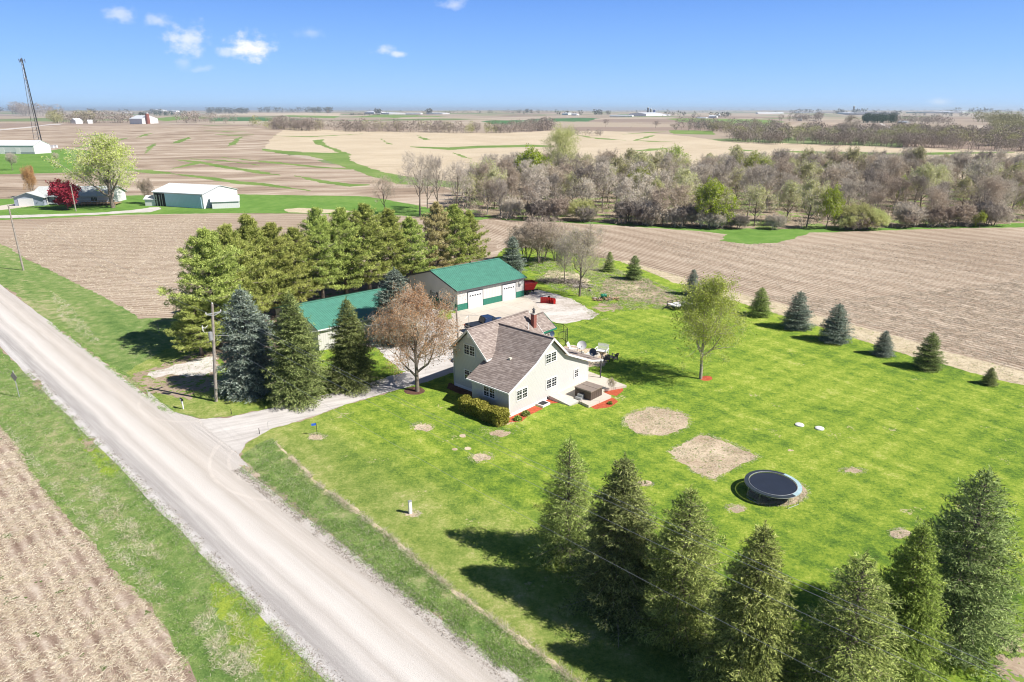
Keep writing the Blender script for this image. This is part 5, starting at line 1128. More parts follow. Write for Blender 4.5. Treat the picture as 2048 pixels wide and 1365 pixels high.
# ------------------------------------------------------------ far farmsteads
GRP = 'farm buildings in the far distance'
def far_gable(x0, x1, yb, yt, label, wall='white_wall', roofm='white_roof', dep=.5, name='barn', cat='barn', ang=0, mat=None):
    a, b = G(x0, yb), G(x1, yb); D = math.hypot(a[0], a[1]); L = math.hypot(b[0]-a[0], b[1]-a[1]); Hh = (yb-yt)/FPX*math.hypot(D, CAM_H)*1.03
    base = math.degrees(math.atan2(b[1]-a[1], b[0]-a[0]))
    return gable(name, label, cat, a[:2], base+ang, L, max(6, L*dep), Hh*.62, Hh, M[wall], M[roofm], z=a[2], over=.4, group=GRP)
FARB = [(260,285,248.5,235,'white barn with a blue grey roof beside the red silo',1.0),(176,186,248,242,'small white farm building left of the white barn, nearest its grove',.8),(152,166,248,240,'white farmhouse in the leafless grove at the far left',.8),
 (729,748,228,224,'small white hog barn, first of the row on the skyline',.5),(762,778,229,226,'pale low barn in the middle of the skyline row',.4),(811,841,229,226,'long low white barn, left of the paired skyline barns',.2),(853,885,229,226,'long low white barn, right of the paired skyline barns',.2),
 (1124,1136,230.5,226,'white farmhouse among dark trees left of the silos',.8),(1143,1153,231,228,'tiny white shed right of the white farmhouse among dark trees',.8),
 (1219,1264,233.5,230.5,'very long low white barn left of the silos',.15),(1278,1292,232.5,229,'short white barn just left of the silos',.6),(1292,1325,232.5,226.5,'large white roofed barn under the silos',.35),(1326,1341,232,229,'low white shed right of the silos',.4),
 (1417,1432,236.5,231.5,'white farmhouse in the dark green grove right of the silos',.6),(1434,1440,235,230,'narrow white barn beside the farmhouse in the dark green grove',.6),(1392,1412,236,234,'low pale shed left of the dark green grove',.3),
 (1516,1568,228.5,226,'very long low white barn right of centre on the skyline',.1),(1596,1604,242,238,'small white house among bare trees beyond the brown field',.8),(1674,1698,229,225.5,'white farm building beside the tall dark silo at right',.5),(1588,1600,226,223.5,'pale distant house far right of centre',.6),(1602,1616,226,224,'second pale distant house far right of centre',.5),
 (1795,1812,246.5,242,'pale house in the grey trees beyond the gravel road',.6),(1880,1898,226,223,'white distant barn near the right edge of the skyline',.5),(1918,1945,225.5,223,'long pale distant barn at the right edge of the skyline',.3),(340,352,225.5,222.5,'tiny white barn far away above the white barn',.6),(298,310,225,222,'tiny pale house far away above the red silo',.6),(250,262,228,225.5,'small white shed far away left of the red silo',.5)]
for (x0, x1, yb, yt, lab, dp) in FARB: far_gable(x0, x1, yb, yt, lab, dep=dp)
def silo(px, yb, yt, wpx, mat, label):
    x, y, z = G(px, yb); D = math.hypot(x, y); H = (yb-yt)/FPX*D; r = wpx/FPX*D/2; t = thing('silo', label, 'silo', (x, y, z), 0, 'farm silos in the distance')
    MB().lathe([(r,-2),(r,H*.9)], 20).build('shaft', mat, t, sm=True); MB().lathe([(r*1.02,H*.9),(r*.8,H*.96),(r*.3,H)], 20).build('dome', M['galv'], t, sm=True)
silo(297, 248, 229.5, 6.2, M['brick'], 'brick red silo beside the white barn'); silo(1295.5, 230, 215.5, 3.4, M['darkgrey'], 'tallest dark grey silo on the skyline'); silo(1301, 230, 218, 3.2, plain('silo_olive', (.16,.16,.11), .7), 'olive grey silo in the middle of the skyline group')
silo(1308, 230, 219.5, 4., plain('silo_blue', (.03,.06,.22), .4), 'dark blue silo at the right of the skyline group'); silo(1706, 228, 215, 3, M['darkgrey'], 'lone tall dark silo right of the road'); silo(1286,232,228,3,M['galv'],'short pale silo between the long barn and the tall silos')

# ------------------------------------------------------------ trees
def treepos(tx, ty, by):
    """foot position and height of a tree from its top and the row of its foot"""
    Y = G(1024, by)[1]; z0 = float(hgt(0, Y)) if Y > 240 else 0.
    v = (682.5-ty)/FPX; c, s = math.cos(PITCH), math.sin(PITCH)
    q = (Y*s-v*Y*c)/(c+v*s); z = CAM_H-q; X = (tx-1024)/FPX*(Y*c+q*s)
    z0 = float(hgt(X, Y)); return X, Y, z-z0
PR_ = {}
PR_['dense'] = (spruce('spruce_dense', 9, 2.9, 1, M['needle_dark'], 1.2, .35, nl=.18, nw=.0395, powr=.72), 9)
PR_['dense2'] = (spruce('spruce_dense_b', 9, 3.1, 12, M['needle_green'], 1.2, .4, nl=.18, nw=.0395, powr=.72), 9)
PR_['open'] = (spruce('spruce_open', 9, 3.1, 2, M['needle_olive'], .95, .2, open_=.5, nl=.18, nw=.0395, powr=.68), 9)
PR_['open2'] = (spruce('spruce_open_b', 9, 3.4, 21, M['needle_olive'], 1., .15, open_=.38, nl=.18, nw=.0395, powr=.66), 9)
PR_['blue'] = (spruce('spruce_blue', 10.5, 3.2, 3, M['needle_blue'], 1.1, .3, nl=.24, nw=.06, step=.3, powr=.5, tip=1.9), 10.5)
PR_['blue2'] = (spruce('spruce_tall', 10.5, 3.7, 31, M['needle_dark'], 1.1, .3, nl=.25, nw=.06, step=.3, powr=.66, tip=1.6), 10.5)
PR_['young'] = (spruce('spruce_young', 5, 2.25, 4, M['needle_blue'], 1.2, .05, nl=.2, nw=.045, powr=.75), 5)
PR_['young2'] = (spruce('spruce_young_b', 5, 2.1, 41, M['needle_blue'], 1.2, .15, nl=.2, nw=.045, powr=.85), 5)
PR_['pine'] = (pine('pine_a', 13, 4.3, 5, M['needle_pine']), 13)
PR_['pine2'] = (pine('pine_b', 13, 4.0, 51, M['needle_pine'], .12), 13)
PR_['pine3'] = (pine('pine_c', 13, 4.6, 52, M['needle_pine'], .2), 13)
def place(proto, tx, ty, by, name, label, cat='spruce', group=None, w=1., mats=None, hs=1.):
    x, y, h = treepos(tx, ty, by); p, H = PR_[proto]; s = h/H*hs
    t = plant(p, name, x, y, label, cat, group, s, mats=mats); t.scale = (s*w, s*w, s); return t
SPR = dict(crown=['x'])
def nm(k): return dict(crown=[M[k]])
g_ = 'row of spruces at the lower right'
place('open', 1140, 880, 1118, 'spruce_tree', 'thin pale spruce at the left end of the foreground row, brown twigs showing', group=g_, w=.95)
place('dense', 1250, 915, 1212, 'spruce_tree', 'dense dark narrow spruce, second from the left in the foreground row', group=g_, w=1.05)
place('open2', 1383, 980, 1275, 'spruce_tree', 'open ragged spruce with its grey trunk showing, third from the left in the foreground row', group=g_, w=.95)
place('dense2', 1530, 1052, 1395, 'spruce_tree', 'broad full spruce with a pointed tip at the centre of the foreground row', group=g_, w=.9, mats=nm('needle_olive'))
place('open', 1732, 1112, 1430, 'spruce_tree', 'ragged brownish spruce cut by the bottom edge, left of the bright green spruce', group=g_, w=1.15)
place('dense2', 1850, 1050, 1340, 'spruce_tree', 'bright green drooping spruce, second from the right in the foreground row', group=g_, w=.85, mats=nm('needle_green'))
place('open2', 1978, 945, 1275, 'spruce_tree', 'tall wide dark spruce at the right end of the foreground row', group=g_, w=1.0, mats=nm('needle_dark'))
g_ = 'spruces along the driveway'
place('blue', 480, 578, 782, 'spruce_tree', 'tall blue spruce right behind the utility pole', group=g_, w=1.12)
place('blue2', 578, 590, 797, 'spruce_tree', 'broad olive green spruce, middle of the three beside the driveway', group=g_, w=.98)
place('blue2', 692, 600, 772, 'spruce_tree', 'dark green spruce in front of the storage shed roof', group=g_, w=.98)
place('blue', 788, 540, 682, 'spruce_tree', 'dark blue spruce between the storage shed and the garage', group=g_, w=1.35)
place('young', 1025, 475, 545, 'spruce_tree', 'grey blue spruce behind the right end of the garage', w=.95)
g_ = 'young spruces along the field edge'
for i, (tx, ty, by, lab, mt, pr) in enumerate([(1220,505,543,'olive green young spruce at the far left end of the field edge row','needle_olive','young2'),(1270,512,559,'blue green young spruce, second in the field edge row behind the bare tree','needle_dark','young'),
    (1388,541,590,'blue green young spruce behind the flatbed trailer','needle_blue','young2'),(1525,577,632,'yellow green young spruce right of the spring tree','needle_olive','young'),(1602,585,657,'large dark blue green spruce in the middle of the field edge row','needle_blue','young'),
    (1680,610,683,'large grey blue spruce, right neighbour of the largest field edge spruce','needle_blue','young'),(1773,664,710,'small open topped blue spruce with tiered branches','needle_blue','young2'),(1867,667,737,'dark full spruce near the right end of the field edge row','needle_dark','young'),(1985,737,769,'smallest young spruce at the right end of the field edge row','needle_dark','young2')]):
    place(pr, tx, ty, by, 'spruce_tree', lab, group=g_, mats=nm(mt), w=(1.0, 1.0, 1.05, 1.05, 1.05, 1.1, 1.25, 1.0, 1.3)[i])
g_ = 'pines of the windbreak'
PW = [(405,452,693,'pine2','leftmost pine of the windbreak with low bright branches',1.0),(450,442,664,'pine','pine behind the utility pole, second from the left in the windbreak',.85),(492,428,645,'pine3','pine with a brown tipped leader above the blue spruce',.85),(540,440,630,'pine2','rounded pine between the two tallest left spires of the windbreak',.95),
      (585,448,612,'pine','shorter pine left of the middle of the windbreak',1.0),(630,413,602,'pine3','pine whose tip reaches the white shed field, middle of the windbreak',.8),(680,410,592,'pine2','dark topped pine behind the storage shed roof',.95),(727,400,584,'pine','tallest pine of the windbreak, over the right end of the storage shed',.95),
      (775,414,574,'pine3','wide pine right of the tallest one',.9),(818,428,566,'pine2','bright green pine whose boughs hang toward the garage',1.05),(520,470,600,'pine','back row pine seen between the left spires',1.),(655,440,560,'pine2','back row pine seen above the middle of the windbreak',1.),
      (908,402,547,'pine','dark green pine behind the garage, second from the right end',.85),(938,418,541,'pine3','spreading green pine at the right end of the windbreak',.85)]
for tx, ty, by, pr, lab, w in PW: place(pr, tx, ty+6, by, 'pine_tree', lab, 'pine', g_, w=w*1.08)
place('pine2', 872, 404, 552, 'pine_tree', 'tan browning pine between the green pines behind the garage', 'pine', g_, w=.85, mats=nm('needle_tan'))
place('pine', 385, 590, 712, 'pine_tree', 'low yellow green pine at the near left foot of the windbreak', 'pine', g_, w=1.25, mats=nm('needle_pine'))

BR_ = dict(levels=4)
PR_['drive'] = (broad('driveway_maple', 10, 4.1, 6, M['twig_pink'], M['greybark'], M['bud_orange'], 2, .10, kids=(13,8,7,6), thin=.8, r0=.29, fork=.17, upw=.7), 10)
PR_['spring'] = (broad('spring_tree', 10, 4.3, 44, M['twig_grey'], M['palebark'], M['leaf_fresh'], 4, .115, kids=(12,7,5,5), thin=.5, r0=.2, fork=.22, upw=1.1), 10)
PR_['bare'] = (broad('bare_tree', 10, 4.0, 9, M['twig_grey'], M['greybark'], M['bud_green'], 1, .07, kids=(10,8,6,6), thin=.9, r0=.2, fork=.34), 10)
PR_['bare2'] = (broad('bare_tree_b', 12, 4.8, 91, M['twig_dark'], M['greybark'], kids=(8,7,6,5), thin=1.3, fork=.25), 12)
PR_['clump'] = (broad('bare_clump', 8, 3.0, 10, M['twig_pink'], M['greybark'], kids=(7,6,5,4), multi=6, thin=1.2, r0=.12), 8)
PR_['red'] = (broad('crimson_tree', 6, 3.4, 14, M['twig_dark'], M['greybark'], M['leaf_red'], 8, .26, kids=(9,7,5,4), fork=.12), 6)
PR_['willow'] = (broad('big_spreading_tree', 16, 9.0, 15, M['twig_grey'], M['greybark'], M['leaf_spring'], 2, .26, kids=(11,9,6,6), fork=.14, thin=2., r0=.6, upw=.8), 16)
for k, (sd_, mt, kids) in enumerate([(101,'twig_grey',(9,7,5,5)),(102,'twig_pink',(8,8,5,5)),(103,'twig_dark',(8,7,5,5)),(104,'twig_grey',(7,8,5,5))]):
    PR_['wood%d' % k] = (broad('wood_tree_%s' % 'abcd'[k], 12, 5.0, sd_, M[mt], M['palebark'] if k != 2 else M['greybark'], kids=kids, thin=2.6, fork=.2, upw=1.2), 12)
for k, sd_ in enumerate((111, 112)):
    PR_['bud%d' % k] = (broad('budding_tree_%s' % 'ab'[k], 12, 5.2, sd_, M['twig_grey'], M['greybark'], M['bud_green'], 2, .20, kids=(8,7,5,4), thin=2.6, fork=.2, upw=1.1), 12)
PR_['lime'] = (broad('lime_tree', 10, 4.4, 120, M['twig_grey'], M['greybark'], M['leaf_lime'], 3, .22, kids=(9,7,6,4), thin=2.2, fork=.18), 10)
PR_['thicket'] = (broad('thicket', 5, 2.6, 130, M['twig_pink'], M['greybark'], kids=(6,6,5,4), multi=6, thin=2.4, r0=.08), 5)
place('drive', 826, 603, 783, 'maple_tree', 'spreading tree with orange buds and a thick pale trunk beside the driveway', 'tree', w=.84)
place('spring', 1418, 580, 758, 'young_tree', 'light green leafing tree on a straight trunk alone on the open lawn', 'tree', w=.95)
place('bare', 1163, 470, 593, 'bare_tree', 'bare grey green tree with a dark trunk beside the gravel pad', 'tree')
place('bare', 1131, 488, 569, 'bare_tree', 'thin bare tree behind the brush pile, left of the dark trunked one', 'tree', w=.7, mats=dict(crown=[M['twig_grey'], M['twig_grey']]))
place('clump', 1083, 437, 527, 'bare_shrub', 'tall pinkish leafless clump of stems behind the brush pile', 'shrub', w=1.1)
place('clump', 1052, 452, 524, 'bare_shrub', 'shorter pinkish leafless clump right of the grey blue spruce', 'shrub', w=1.2)
place('clump', 1112, 462, 522, 'bare_shrub', 'leafless clump of reddish stems left of the bare trees', 'shrub', w=1.)
place('willow', 205, 301, 416, 'spreading_tree', 'large wide yellow green tree beside the ranch house', 'tree', w=1.12, hs=.95)
place('red', 127, 378, 419, 'crimson_tree', 'round crimson leaved tree in front of the ranch house', 'tree', w=1.1)
place('clump', 53, 332, 396, 'small_tree', 'slim small tree with orange red tips behind the ranch house', 'tree', w=.42, mats=dict(crown=[M['bud_orange']]))
place('clump', 289, 356, 408, 'small_tree', 'small bare reddish tree between the spreading tree and the machine shed', 'tree', w=.6)
place('bare', 18, 310, 343, 'small_tree', 'small pale bare tree on the grass below the warehouse, left edge', 'tree', mats=dict(crown=[M['twig_grey'], M['twig_grey']]))
place('bare', 108, 308, 328, 'small_tree', 'small round bare tree on the grassy slope below the tower', 'tree')
place('bare2', 766, 358, 428, 'bare_tree', 'pinkish bare tree standing above the pines on the field edge', 'tree', mats=dict(crown=[M['twig_pink']]), w=.8)
for tx, ty, by, lab in [(835,316,432,'leftmost tall bare tree of the wood, beyond the pines'),(872,320,426,'tall bare forked tree, second from the left end of the wood'),(912,332,436,'tall bare tree above the tan pine, third from the left end of the wood'),(852,345,418,'low bare tree between the two leftmost tall trees of the wood')]:
    place('bare2', tx, ty, by, 'bare_tree', lab, 'tree', mats=dict(crown=[M['twig_grey']]), w=.8)
place('bare', 1130, 268, 385, 'tall_tree', 'tallest pale budding tree rising from the back of the wood', 'tree', w=.9, mats=dict(crown=[M['bud_green'], M['bud_green']]))
place('lime', 1062, 308, 388, 'lime_tree', 'bright yellow green tree at the upper left of the wood', 'tree')
place('lime', 1425, 372, 455, 'lime_tree', 'bright lime green tree at the front of the wood, right of its middle', 'tree')
place('lime', 1663, 384, 458, 'lime_tree', 'narrow bright lime tree at the front of the wood toward the right', 'tree', w=.75)
place('lime', 1315, 368, 440, 'lime_tree', 'pale lime tree inside the wood, left of the brightest one', 'tree', w=.6, mats=dict(crown=[None, M['bud_green']]))
place('lime', 1965, 428, 456, 'lime_bush', 'low lime green bush at the front edge of the wood near the right side', 'bush', w=.9)
# the wood: every tree its own object, kinds that cannot be told apart share a label
WOOD = [G(*p)[:2] for p in [(990,436),(1100,442),(1250,448),(1400,457),(1550,461),(1700,462),(1850,456),(2100,449),(2300,444),(2300,362),(2100,364),(1800,362),(1500,360),(1300,362),(1100,368),(985,380),(935,395),(925,425)]]
wp = np.array(WOOD); random.seed(21); pts = []
lo, hi = wp.min(0), wp.max(0); tries = 0
while len(pts) < 262 and tries < 60000:
    tries += 1; x, y = random.uniform(lo[0], hi[0]), random.uniform(lo[1], hi[1])
    if not inpoly(np.array([[x, y]]), WOOD)[0]: continue
    if all((x-a)**2+(y-b)**2 > 6.1**2 for a, b in pts): pts.append((x, y))
KIND = dict(wood0=('bare_tree','grey leafless tree crowded in the wood','grey bare trees of the wood'), wood1=('bare_tree','pinkish brown leafless tree crowded in the wood','pinkish bare trees of the wood'), wood2=('bare_tree','dark brown leafless tree crowded in the wood','dark bare trees of the wood'),
            wood3=('bare_tree','pale grey leafless tree crowded in the wood','pale bare trees of the wood'), bud0=('budding_tree','olive green budding tree crowded in the wood','budding trees of the wood'), bud1=('budding_tree','yellowish budding tree crowded in the wood','yellowish budding trees of the wood'), lime=('leafing_tree','small light green leafing tree within the wood','leafing trees of the wood'), thicket=('thicket','low leafless thicket along the front edge of the wood','thickets along the wood edge'))
ymid = np.array([p[1] for p in pts])
for (x, y) in pts:
    fr = y < 195+.02*x; u = random.random(); n = mnoise.noise(Vector((x*.02, y*.03, 1.5)))
    if u < .035: k = 'lime'
    elif n > .14 and u < .55: k = random.choice(['bud0', 'bud1'])
    elif not fr and u < .25: k = random.choice(['bud0', 'bud1'])
    else: k = random.choice(['wood0', 'wood1', 'wood1', 'wood2', 'wood3', 'wood0'])
    nm_, lab, grp = KIND[k]; h = (random.uniform(6.8, 10.8) if fr else random.uniform(8.8, 12))
    if k == 'lime': h *= .62
    sec = ('left', 'left centre', 'middle', 'right centre', 'right')[min(4, max(0, int((x/max(y, 1)+.10)/.20)))]; lab = lab.replace('crowded in the wood', '%s of the wood, %s part' % ('at the front' if fr else 'at the back', sec)).replace('within the wood', '%s of the wood, %s part' % ('at the front' if fr else 'at the back', sec))
    p, H = PR_[k]; mt = dict(crown=[None, M['leaf_lime']]) if k == 'bud1' and random.random() < .12 else (dict(crown=[M['twig_grey']]) if k == 'wood3' else None)
    plant(p, nm_, x, y, lab, 'tree', grp, h/H*(1.0), sz=random.uniform(.9, 1.15), mats=mt)
fe = [(990,437),(1100,443),(1250,449),(1400,458),(1550,461),(1700,463),(1850,457),(2070,450)]
for i in range(34):
    t_ = random.random()*(len(fe)-1.001); k = int(t_); q = t_-k; px = fe[k][0]+(fe[k+1][0]-fe[k][0])*q; py = fe[k][1]+(fe[k+1][1]-fe[k][1])*q-random.uniform(.5, 5)
    x, y, _ = G(px, py); p, H = PR_['thicket']; nm_, lab, grp = KIND['thicket']
    lab += ', '+('left', 'left centre', 'middle', 'right centre', 'right')[min(4, int((px-960)/225))]+' part'
    plant(p, nm_, x, y, lab, 'thicket', grp, random.uniform(.6, 1.15), mats=dict(crown=[random.choice([M['twig_pink'], M['twig_grey'], M['bud_green'], M['twig_dark']])]))

UND = [(x+random.gauss(0, 2.5), y+random.gauss(0, 2.5)) for x, y in pts for _ in range(5)]
# hedge and small shrubs at the house
def leafbox(name, pts_fn, n, size, mat, parent=None):
    P, N = pts_fn(n); D = unit(N+rng.normal(size=P.shape)*.7); V, F = quads(P, D, size*rng.uniform(.6, 1.3, n), size*rng.uniform(.5, 1., n), .6); return mesh_np(name, V, F, [mat])
rng = np.random.default_rng(77)
def hedge_pts(n):
    # clipped hedge with a rounded wavy top, L long, W deep, H high
    L, W, H = 5.4, 1.35, 1.25; P = []; N = []
    for _ in range(n):
        u, f = rng.random(), rng.random(); x = u*L; hh = H*(1+.07*math.sin(x*2.4)+.05*math.sin(x*5.1)); w = W/2*(1+.08*math.sin(x*3.1+1))
        if f < .42: a = rng.uniform(-1, 1); P.append((x, a*w, hh-.12*a**4)); N.append((0, a*.4, 1))
        elif f < .92: s = rng.choice([-1, 1]); z = rng.random(); P.append((x, s*w*(1-.12*(z-.5)**2*4), z*hh)); N.append((0, s, .25))
        else: s = rng.choice([0, 1]); z = rng.random(); P.append((s*L, rng.uniform(-w, w)*.9, z*hh)); N.append((1 if s else -1, 0, .2))
    P = np.array(P)+rng.normal(size=(n, 3))*.05; P[:, 2] = np.maximum(P[:, 2], .02)
    return P, np.array(N, float)
t = thing('hedge', 'clipped yellow green hedge in front of the low left wall of the farmhouse', 'hedge', (*hw(-1.55, -.75), 0), HA+math.pi/2)
link('foliage', leafbox('hedge_foliage', hedge_pts, 15000, .11, M['hedge']), t)
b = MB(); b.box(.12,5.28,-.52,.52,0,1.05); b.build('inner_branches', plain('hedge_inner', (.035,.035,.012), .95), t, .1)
def ball(name, lab, x, y, r, mat, n=900, z=0):
    t = thing(name, lab, 'shrub', (x, y, z))
    def f(n):
        N = unit(rng.normal(size=(n, 3))); N[:, 2] = np.abs(N[:, 2]); P = N*r*rng.uniform(.6, 1.02, (n, 1)); return P, N
    link('foliage', leafbox('shrub_foliage', f, n, .09, mat), t); V, F = quads(np.zeros((14, 3)), unit(np.abs(rng.normal(size=(14, 3)))*[[1,1,2]]-[[.8,.8,0]]), r*.8, .02); link('stems', mesh_np('stems', V, F, [M['greybark']]), t)
ball('shrub', 'small green shrub in the red mulch nearest the house corner', *hw(.17, -.95), .38, M['needle_green']); ball('shrub', 'small grey green shrub, second from the house corner in the red mulch', *hw(1.5, -.8), .42, M['needle_olive'])
ball('shrub', 'low green shrub in the red mulch at the patio edge', *hw(9.2, -5.3), .22, M['needle_green'], 400)
p, H = PR_['bare']; plant(p, 'bare_shrub', *hw(12.0, -3.6), 'small bare reddish shrub in the mulch at the patio corner', 'shrub', s=.13, mats=dict(crown=[M['twig_pink']]))

def undergrowth():
    P, D, L, W = [], [], [], []
    for x, y in UND:
        m = 46; r = rng.uniform(1., 2.2); P.append(np.column_stack([x+rng.normal(size=m)*r*.6, y+rng.normal(size=m)*r*.6, rng.uniform(0, 1.5, m)*r*.7])); D.append(rng.normal(size=(m, 3))*.7+[0, 0, .8]); L.append(rng.uniform(.5, 1.4, m)); W.append(rng.uniform(.04, .1, m))
    V, F = quads(np.concatenate(P), np.concatenate(D), np.concatenate(L), np.concatenate(W), .5); tag(link('undergrowth', mesh_np('undergrowth', V, F, [M['twig_pink']])), 'tangled brown undergrowth beneath the trees of the wood', 'undergrowth', kind='stuff')
undergrowth()
# far groves: masses of trees that read as one
def grove(name, label, segs, mat, n, hpx, size=.09, dep=0, crowns=26, kind='stuff', cat='grove'):
    """segs: list of px polylines of tree feet; hpx: height range in px"""
    global rng
    P, D, L, W = [], [], [], []
    for _ in range(n):
        s = segs[rng.integers(len(segs))]; t_ = rng.random()*(len(s)-1.001); k = int(t_); q = t_-k
        px = s[k][0]+(s[k+1][0]-s[k][0])*q; py = s[k][1]+(s[k+1][1]-s[k][1])*q-rng.random()*dep
        x, y, z = G(px, py); Ds = math.hypot(x, y); h = rng.uniform(*hpx)/FPX*Ds; r = h*rng.uniform(.38, .6)
        m = crowns; u = unit(rng.normal(size=(m, 3)))*rng.uniform(.3, 1, (m, 1))**.5
        P.append(u*[r, r, h*.42]+[x, y, z+h*.56]); D.append(rng.normal(size=(m, 3))+[0, 0, .6]); L.append(rng.uniform(.6, 1.3, m)*h*size*1.5); W.append(rng.uniform(.5, 1.2, m)*h*size*1.1)
        m2 = 4; P.append(np.array([[x, y, z]]*m2)+rng.normal(size=(m2, 3))*[r*.3, r*.3, 0]); D.append(rng.normal(size=(m2, 3))*.2+[0, 0, 1]); L.append(np.full(m2, h*.5)); W.append(np.full(m2, h*.03))
    V, F = quads(np.concatenate(P), np.concatenate(D), np.concatenate(L), np.concatenate(W), .5); tag(link(name, mesh_np(name, V, F, [M[mat]])), label, cat, kind=kind)
M['far_grey'] = foliage('far_wood_grey', [(.20,.165,.135),(.32,.27,.225),(.45,.39,.33)], 0, .02, .02, .3)
M['far_olive'] = foliage('far_wood_olive', [(.20,.20,.09),(.34,.33,.155),(.46,.44,.23)], .1, .02, .02, .3)
M['far_green'] = foliage('far_evergreen', [(.015,.04,.02),(.035,.07,.035),(.06,.10,.05)], 0, .02, .02, .3)
M['far_bluewood'] = foliage('far_tree_line', [(.05,.06,.045),(.09,.095,.07),(.15,.14,.11)], 0, .01, .02, .3)
rng = np.random.default_rng(91)
grove('far_wood', 'long grey leafless wood beyond the beige fields at the right', [[(1455,284),(1560,289),(1700,292),(1850,298),(2080,306)],[(1470,278),(1700,284),(2080,295)],[(1600,274),(1850,280),(2080,288)]], 'far_grey', 430, (17,27), .036, 5, 300)
grove('far_wood', 'olive green budding trees mixed through the right hand far wood', [[(1455,282),(1620,284),(1800,290),(2080,298)],[(1780,280),(2080,290)]], 'far_olive', 130, (17,27), .036, 5, 300)
grove('far_wood', 'grey leafless tree belt between the middle stubble fields', [[(545,259),(600,262),(700,264),(830,266),(1000,268),(1060,265),(1105,261)]], 'far_grey', 200, (13,24), .045, 4, 220)
grove('far_wood', 'olive trees in the tree belt between the middle stubble fields', [[(505,256),(560,260),(650,263)],[(930,267),(1000,268)],[(700,262),(900,266)]], 'far_olive', 44, (11,20), .05, 5, 200)
grove('far_wood', 'leafless grove round the farmhouse at the far left', [[(32,231),(60,232),(125,235)],[(105,247),(160,248),(220,247)],[(180,246),(262,247)],[(350,247),(420,247),(470,248)]], 'far_grey', 90, (12,21), .045, 2, 200)
grove('far_wood', 'olive trees in the grove at the far left', [[(105,247),(120,248)],[(150,247),(182,247)],[(120,234),(135,236)]], 'far_olive', 14, (15,23), .045, 1, 250)
grove('far_tree_line', 'dark wooded ridge left of centre on the skyline', [[(415,228),(500,228)],[(520,226),(620,226),(670,227)]], 'far_bluewood', 150, (6,11), .12, 2, 22)
grove('far_tree_line', 'dark evergreen windbreak above the green crop field', [[(310,232),(345,232),(375,231)]], 'far_green', 30, (5,8), .12, 1, 24)
grove('far_tree_line', 'scrub along the bushy fence line left of the silos', [[(1130,270),(1160,272),(1225,272)]], 'far_grey', 18, (7,13), .05, 1, 160)
grove('far_tree_line', 'leafless wood between the silos and the green fields', [[(1350,263),(1400,262),(1460,266),(1560,272)],[(1355,255),(1450,258),(1570,262)]], 'far_grey', 120, (11,18), .05, 4, 160)
grove('far_tree_line', 'olive trees by the green fields right of the silos', [[(1500,262),(1580,266),(1640,272)],[(1415,262),(1480,268)]], 'far_olive', 40, (11,18), .045, 4, 180)
grove('far_tree_line', 'dark evergreen windbreak by the gravel road at the right', [[(1727,246),(1760,247),(1788,247)]], 'far_green', 46, (12,17), .05, 1, 180)
grove('far_tree_line', 'grey trees round the farmstead beyond the gravel road', [[(1790,247),(1850,248),(1900,250)],[(1560,243),(1605,243),(1640,242)]], 'far_grey', 60, (9,16), .05, 1, 160)
grove('far_tree_line', 'olive tree masses at the right edge beneath the skyline', [[(1950,244),(2060,246)],[(1960,250),(2060,254)],[(1980,262),(2060,262)]], 'far_olive', 70, (11,19), .045, 1, 200)
grove('far_tree_line', 'trees round the farmsteads along the middle skyline', [[(1110,231),(1165,231)],[(1190,231),(1220,231)],[(1330,233),(1370,233)],[(1385,236),(1460,236)],[(1030,229),(1080,229)],[(855,229),(862,229)],[(752,229),(760,229)]], 'far_bluewood', 90, (5,11), .13, 1, 24)
grove('far_tree_line', 'dark trees round the farmsteads along the right skyline', [[(1668,229),(1690,229)],[(1705,229),(1730,229)],[(1745,231),(1800,232)],[(1580,227),(1640,227)],[(1900,226),(2050,226)],[(1820,233),(1960,234)]], 'far_bluewood', 110, (4,9), .13, 1, 24)
grove('far_tree_line', 'trees round the farmsteads along the left skyline', [[(235,229),(270,228)],[(295,228),(330,229)],[(175,228),(200,228)],[(0,226),(60,226)],[(280,234),(290,233)]], 'far_bluewood', 60, (4,9), .13, 1, 24)
grove('far_tree_line', 'thin dark hedgerows across the hazy far plain', [[(0,222.6),(420,223)],[(680,224),(1100,225)],[(1100,225.5),(1560,225)],[(1560,224),(2060,224)],[(900,222.3),(2060,222.2)],[(0,221.6),(2060,221.6)],[(840,227),(1060,227.5)],[(700,231),(760,231)]], 'far_bluewood', 520, (1.6,3.6), .2, .6, 10)
for tx, ty, by, lab, w in [(1705,234,288,'big dark bare tree towering over the right hand far wood',1.1),(1878,252,294,'bare forked tree in the right hand far wood, right of the big dark one',.9),(1212,240,256,'round bare tree alone on the brown field left of the silos',1.),(1312,243,260,'larger round bare tree alone on the field below the silos',1.5),
                           (1344,249,262,'low wide bare tree beside the green strip below the silos',1.3),(1262,254,261,'small round bush on the field edge below the silos',1.8),(655,221,231,'lone bare tree on the beige field near the skyline',.8),(629,222,230,'smaller lone bare tree left of its twin near the skyline',.8)]:
    place('bare2', tx, ty, by, 'bare_tree', lab, 'tree', mats=dict(crown=[M['far_grey']], trunk=[M['far_grey']]), w=w)
for tx, ty, by, lab in [(1548,325,372,'dark dead topped tree rising from the back of the wood, left one'),(1632,318,372,'tall dark bare tree rising from the back of the wood'),(1655,325,368,'dark forked bare tree right beside the tall one at the back of the wood')]:
    place('bare2', tx, ty, by, 'bare_tree', lab, 'tree', w=.75)

